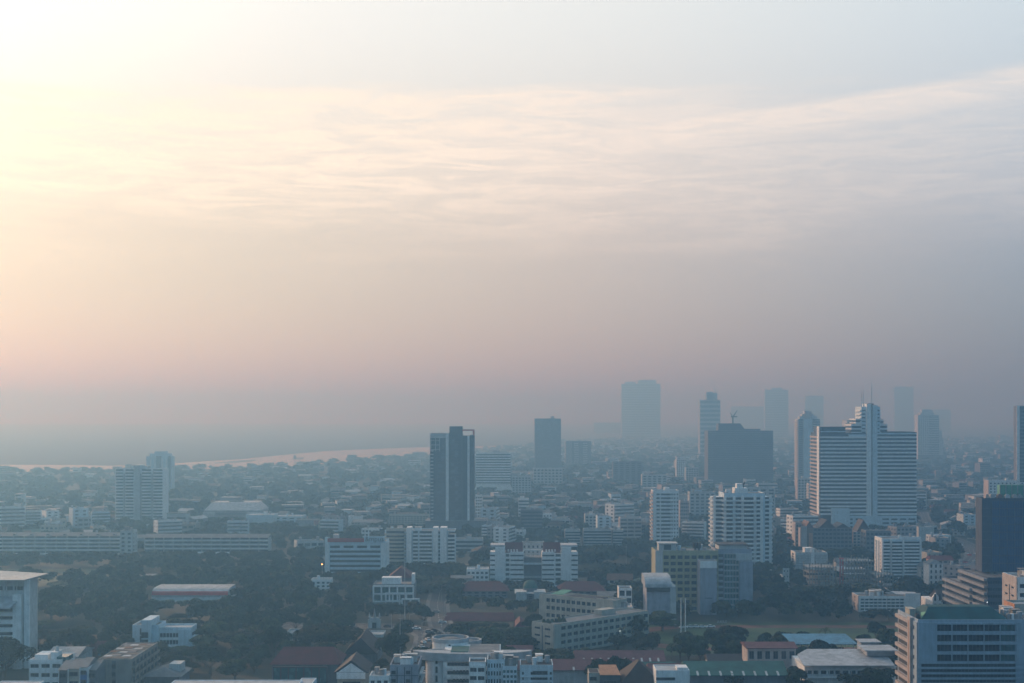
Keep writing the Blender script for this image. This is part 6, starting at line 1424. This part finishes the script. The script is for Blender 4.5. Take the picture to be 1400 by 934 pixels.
for (px, py) in ((945, 858.5), (952, 858.3), (960, 858.6), (934, 858.9), (972, 858.2)): put_car([0, 2, 0, 3, 0][(px) % 5], *g2(px, py), .05)
# boat on the river
t = empty('boat', (gx(407, gd(627)), gd(627), .35), .3, 'small dark cargo boat alone on the wide pale river', 'boat')
MB().prism([(-12, -3), (9, -3), (15, 0), (9, 3), (-12, 3)], 0, 2.2).build('hull', M_['brown'], t); MB().box(-10, -4, -2, 2, 2.2, 6).box(-9, -5, -1.8, 1.8, 6, 7.5).build('cabin', M_['slate'], t); MB().cyl(3, 0, .3, .2, 2.2, 12, 6).build('mast', M_['frame'], t)
# red aircraft warning style glow seen low in the trees: a small lit street lamp
t = empty('street_lamp', (gx(440.5, 900), 900, 0), 0, 'single lit orange street lamp glowing among the dark trees left of the white office', 'street lamp')
MB().cyl(0, 0, .14, .09, 0, 15, 8).build('pole', M_['steel'], t); lm = bpy.data.materials.new('lit_lamp'); ntl, Nl, Ll, Pl = nodes(lm)
Pl.inputs['Emission Color'].default_value = (1, .45, .12, 1); Pl.inputs['Emission Strength'].default_value = 9; MB().cyl(0, -.4, .3, .42, 14.6, 15.1, 8).build('lamp', lm, t)
for px, D_, z_, lab in ((847.5, 668, 1, 'small bright white street lamp below the angled cream school wing'), (1349.5, 712, 1, 'small bright lamp at the foot of the stepped podium')):
    y_ = {847.5: 863, 1349.5: 823.5}[px]; H_ = gz(y_, D_); t = empty('street_lamp', (gx(px, D_), D_, 0), 0, lab, 'street lamp'); MB().cyl(0, 0, .12, .08, 0, H_, 8).build('pole', M_['steel'], t)
    l2 = bpy.data.materials.new('lit_lamp'); ntl, Nl, Ll, Pl = nodes(l2); Pl.inputs['Emission Color'].default_value = (.75, .9, 1, 1); Pl.inputs['Emission Strength'].default_value = 2.5; MB().cyl(0, -.3, .16, .22, H_-.1, H_+.2, 8).build('lamp', l2, t)

# ------------------------------------------------------------------ labels that single each thing out
ORD = ['first', 'second', 'third', 'fourth', 'fifth', 'sixth', 'seventh', 'eighth', 'ninth', 'tenth', 'eleventh', 'twelfth', 'thirteenth', 'fourteenth', 'fifteenth', 'sixteenth', 'seventeenth', 'eighteenth', 'nineteenth', 'twentieth']
def relate(x, y):
    px = 700 + x*F/y; best = None
    for (hp, hd, desc) in HERO:
        d = math.hypot(x - gx(hp, hd), (y - hd)*.8)
        if best is None or d < best[0]: best = (d, hp, hd, desc)
    _, hp, hd, desc = best; dx = (px-hp)*hd/F; dy = y-hd
    if abs(dx) > abs(dy)*.6: rel = 'left of' if dx < 0 else 'right of'
    else: rel = 'behind' if dy > 0 else 'in front of'
    return rel + ' ' + desc, px
def label_all(items, cat, group, adj):
    by = {}
    for it in items:
        r, px = relate(it[1], it[2]); by.setdefault((adj(it), r), []).append((px, it))
    for (a, r), L_ in by.items():
        L_.sort(key=lambda t: t[0])
        for i, (px, it) in enumerate(L_):
            lab = a + ' ' + r
            if len(L_) > 1: lab += ', ' + (('left one of two' if i == 0 else 'right one of two') if len(L_) == 2 else ORD[min(i, 19)] + ' from left')
            if len(lab.split()) > 16: lab = lab.replace(' the ', ' ')
            if len(lab.split()) > 16: lab = lab.replace(' leafy', '').replace(' one of two', ' of two')
            tag(it[0], lab, cat if cat else it[4], group)
def tadj(t):
    if t[5] == 'palm': return 'slim palm tree'
    s = 'tall' if t[4] > 11.5 else ('low' if t[4] < 8.5 else 'round'); return s + ' ' + t[5] + ' ' + 'leafy tree'
label_all(TREES, 'tree', 'leafy trees across the city', tadj)
label_all(FILL, None, 'small buildings across the city', lambda t: t[3])
label_all(LAMPS, 'street lamp', 'street lamps along the roads', lambda t: t[3])
label_all(CARS, 'car', 'cars on the city roads', lambda t: t[3])
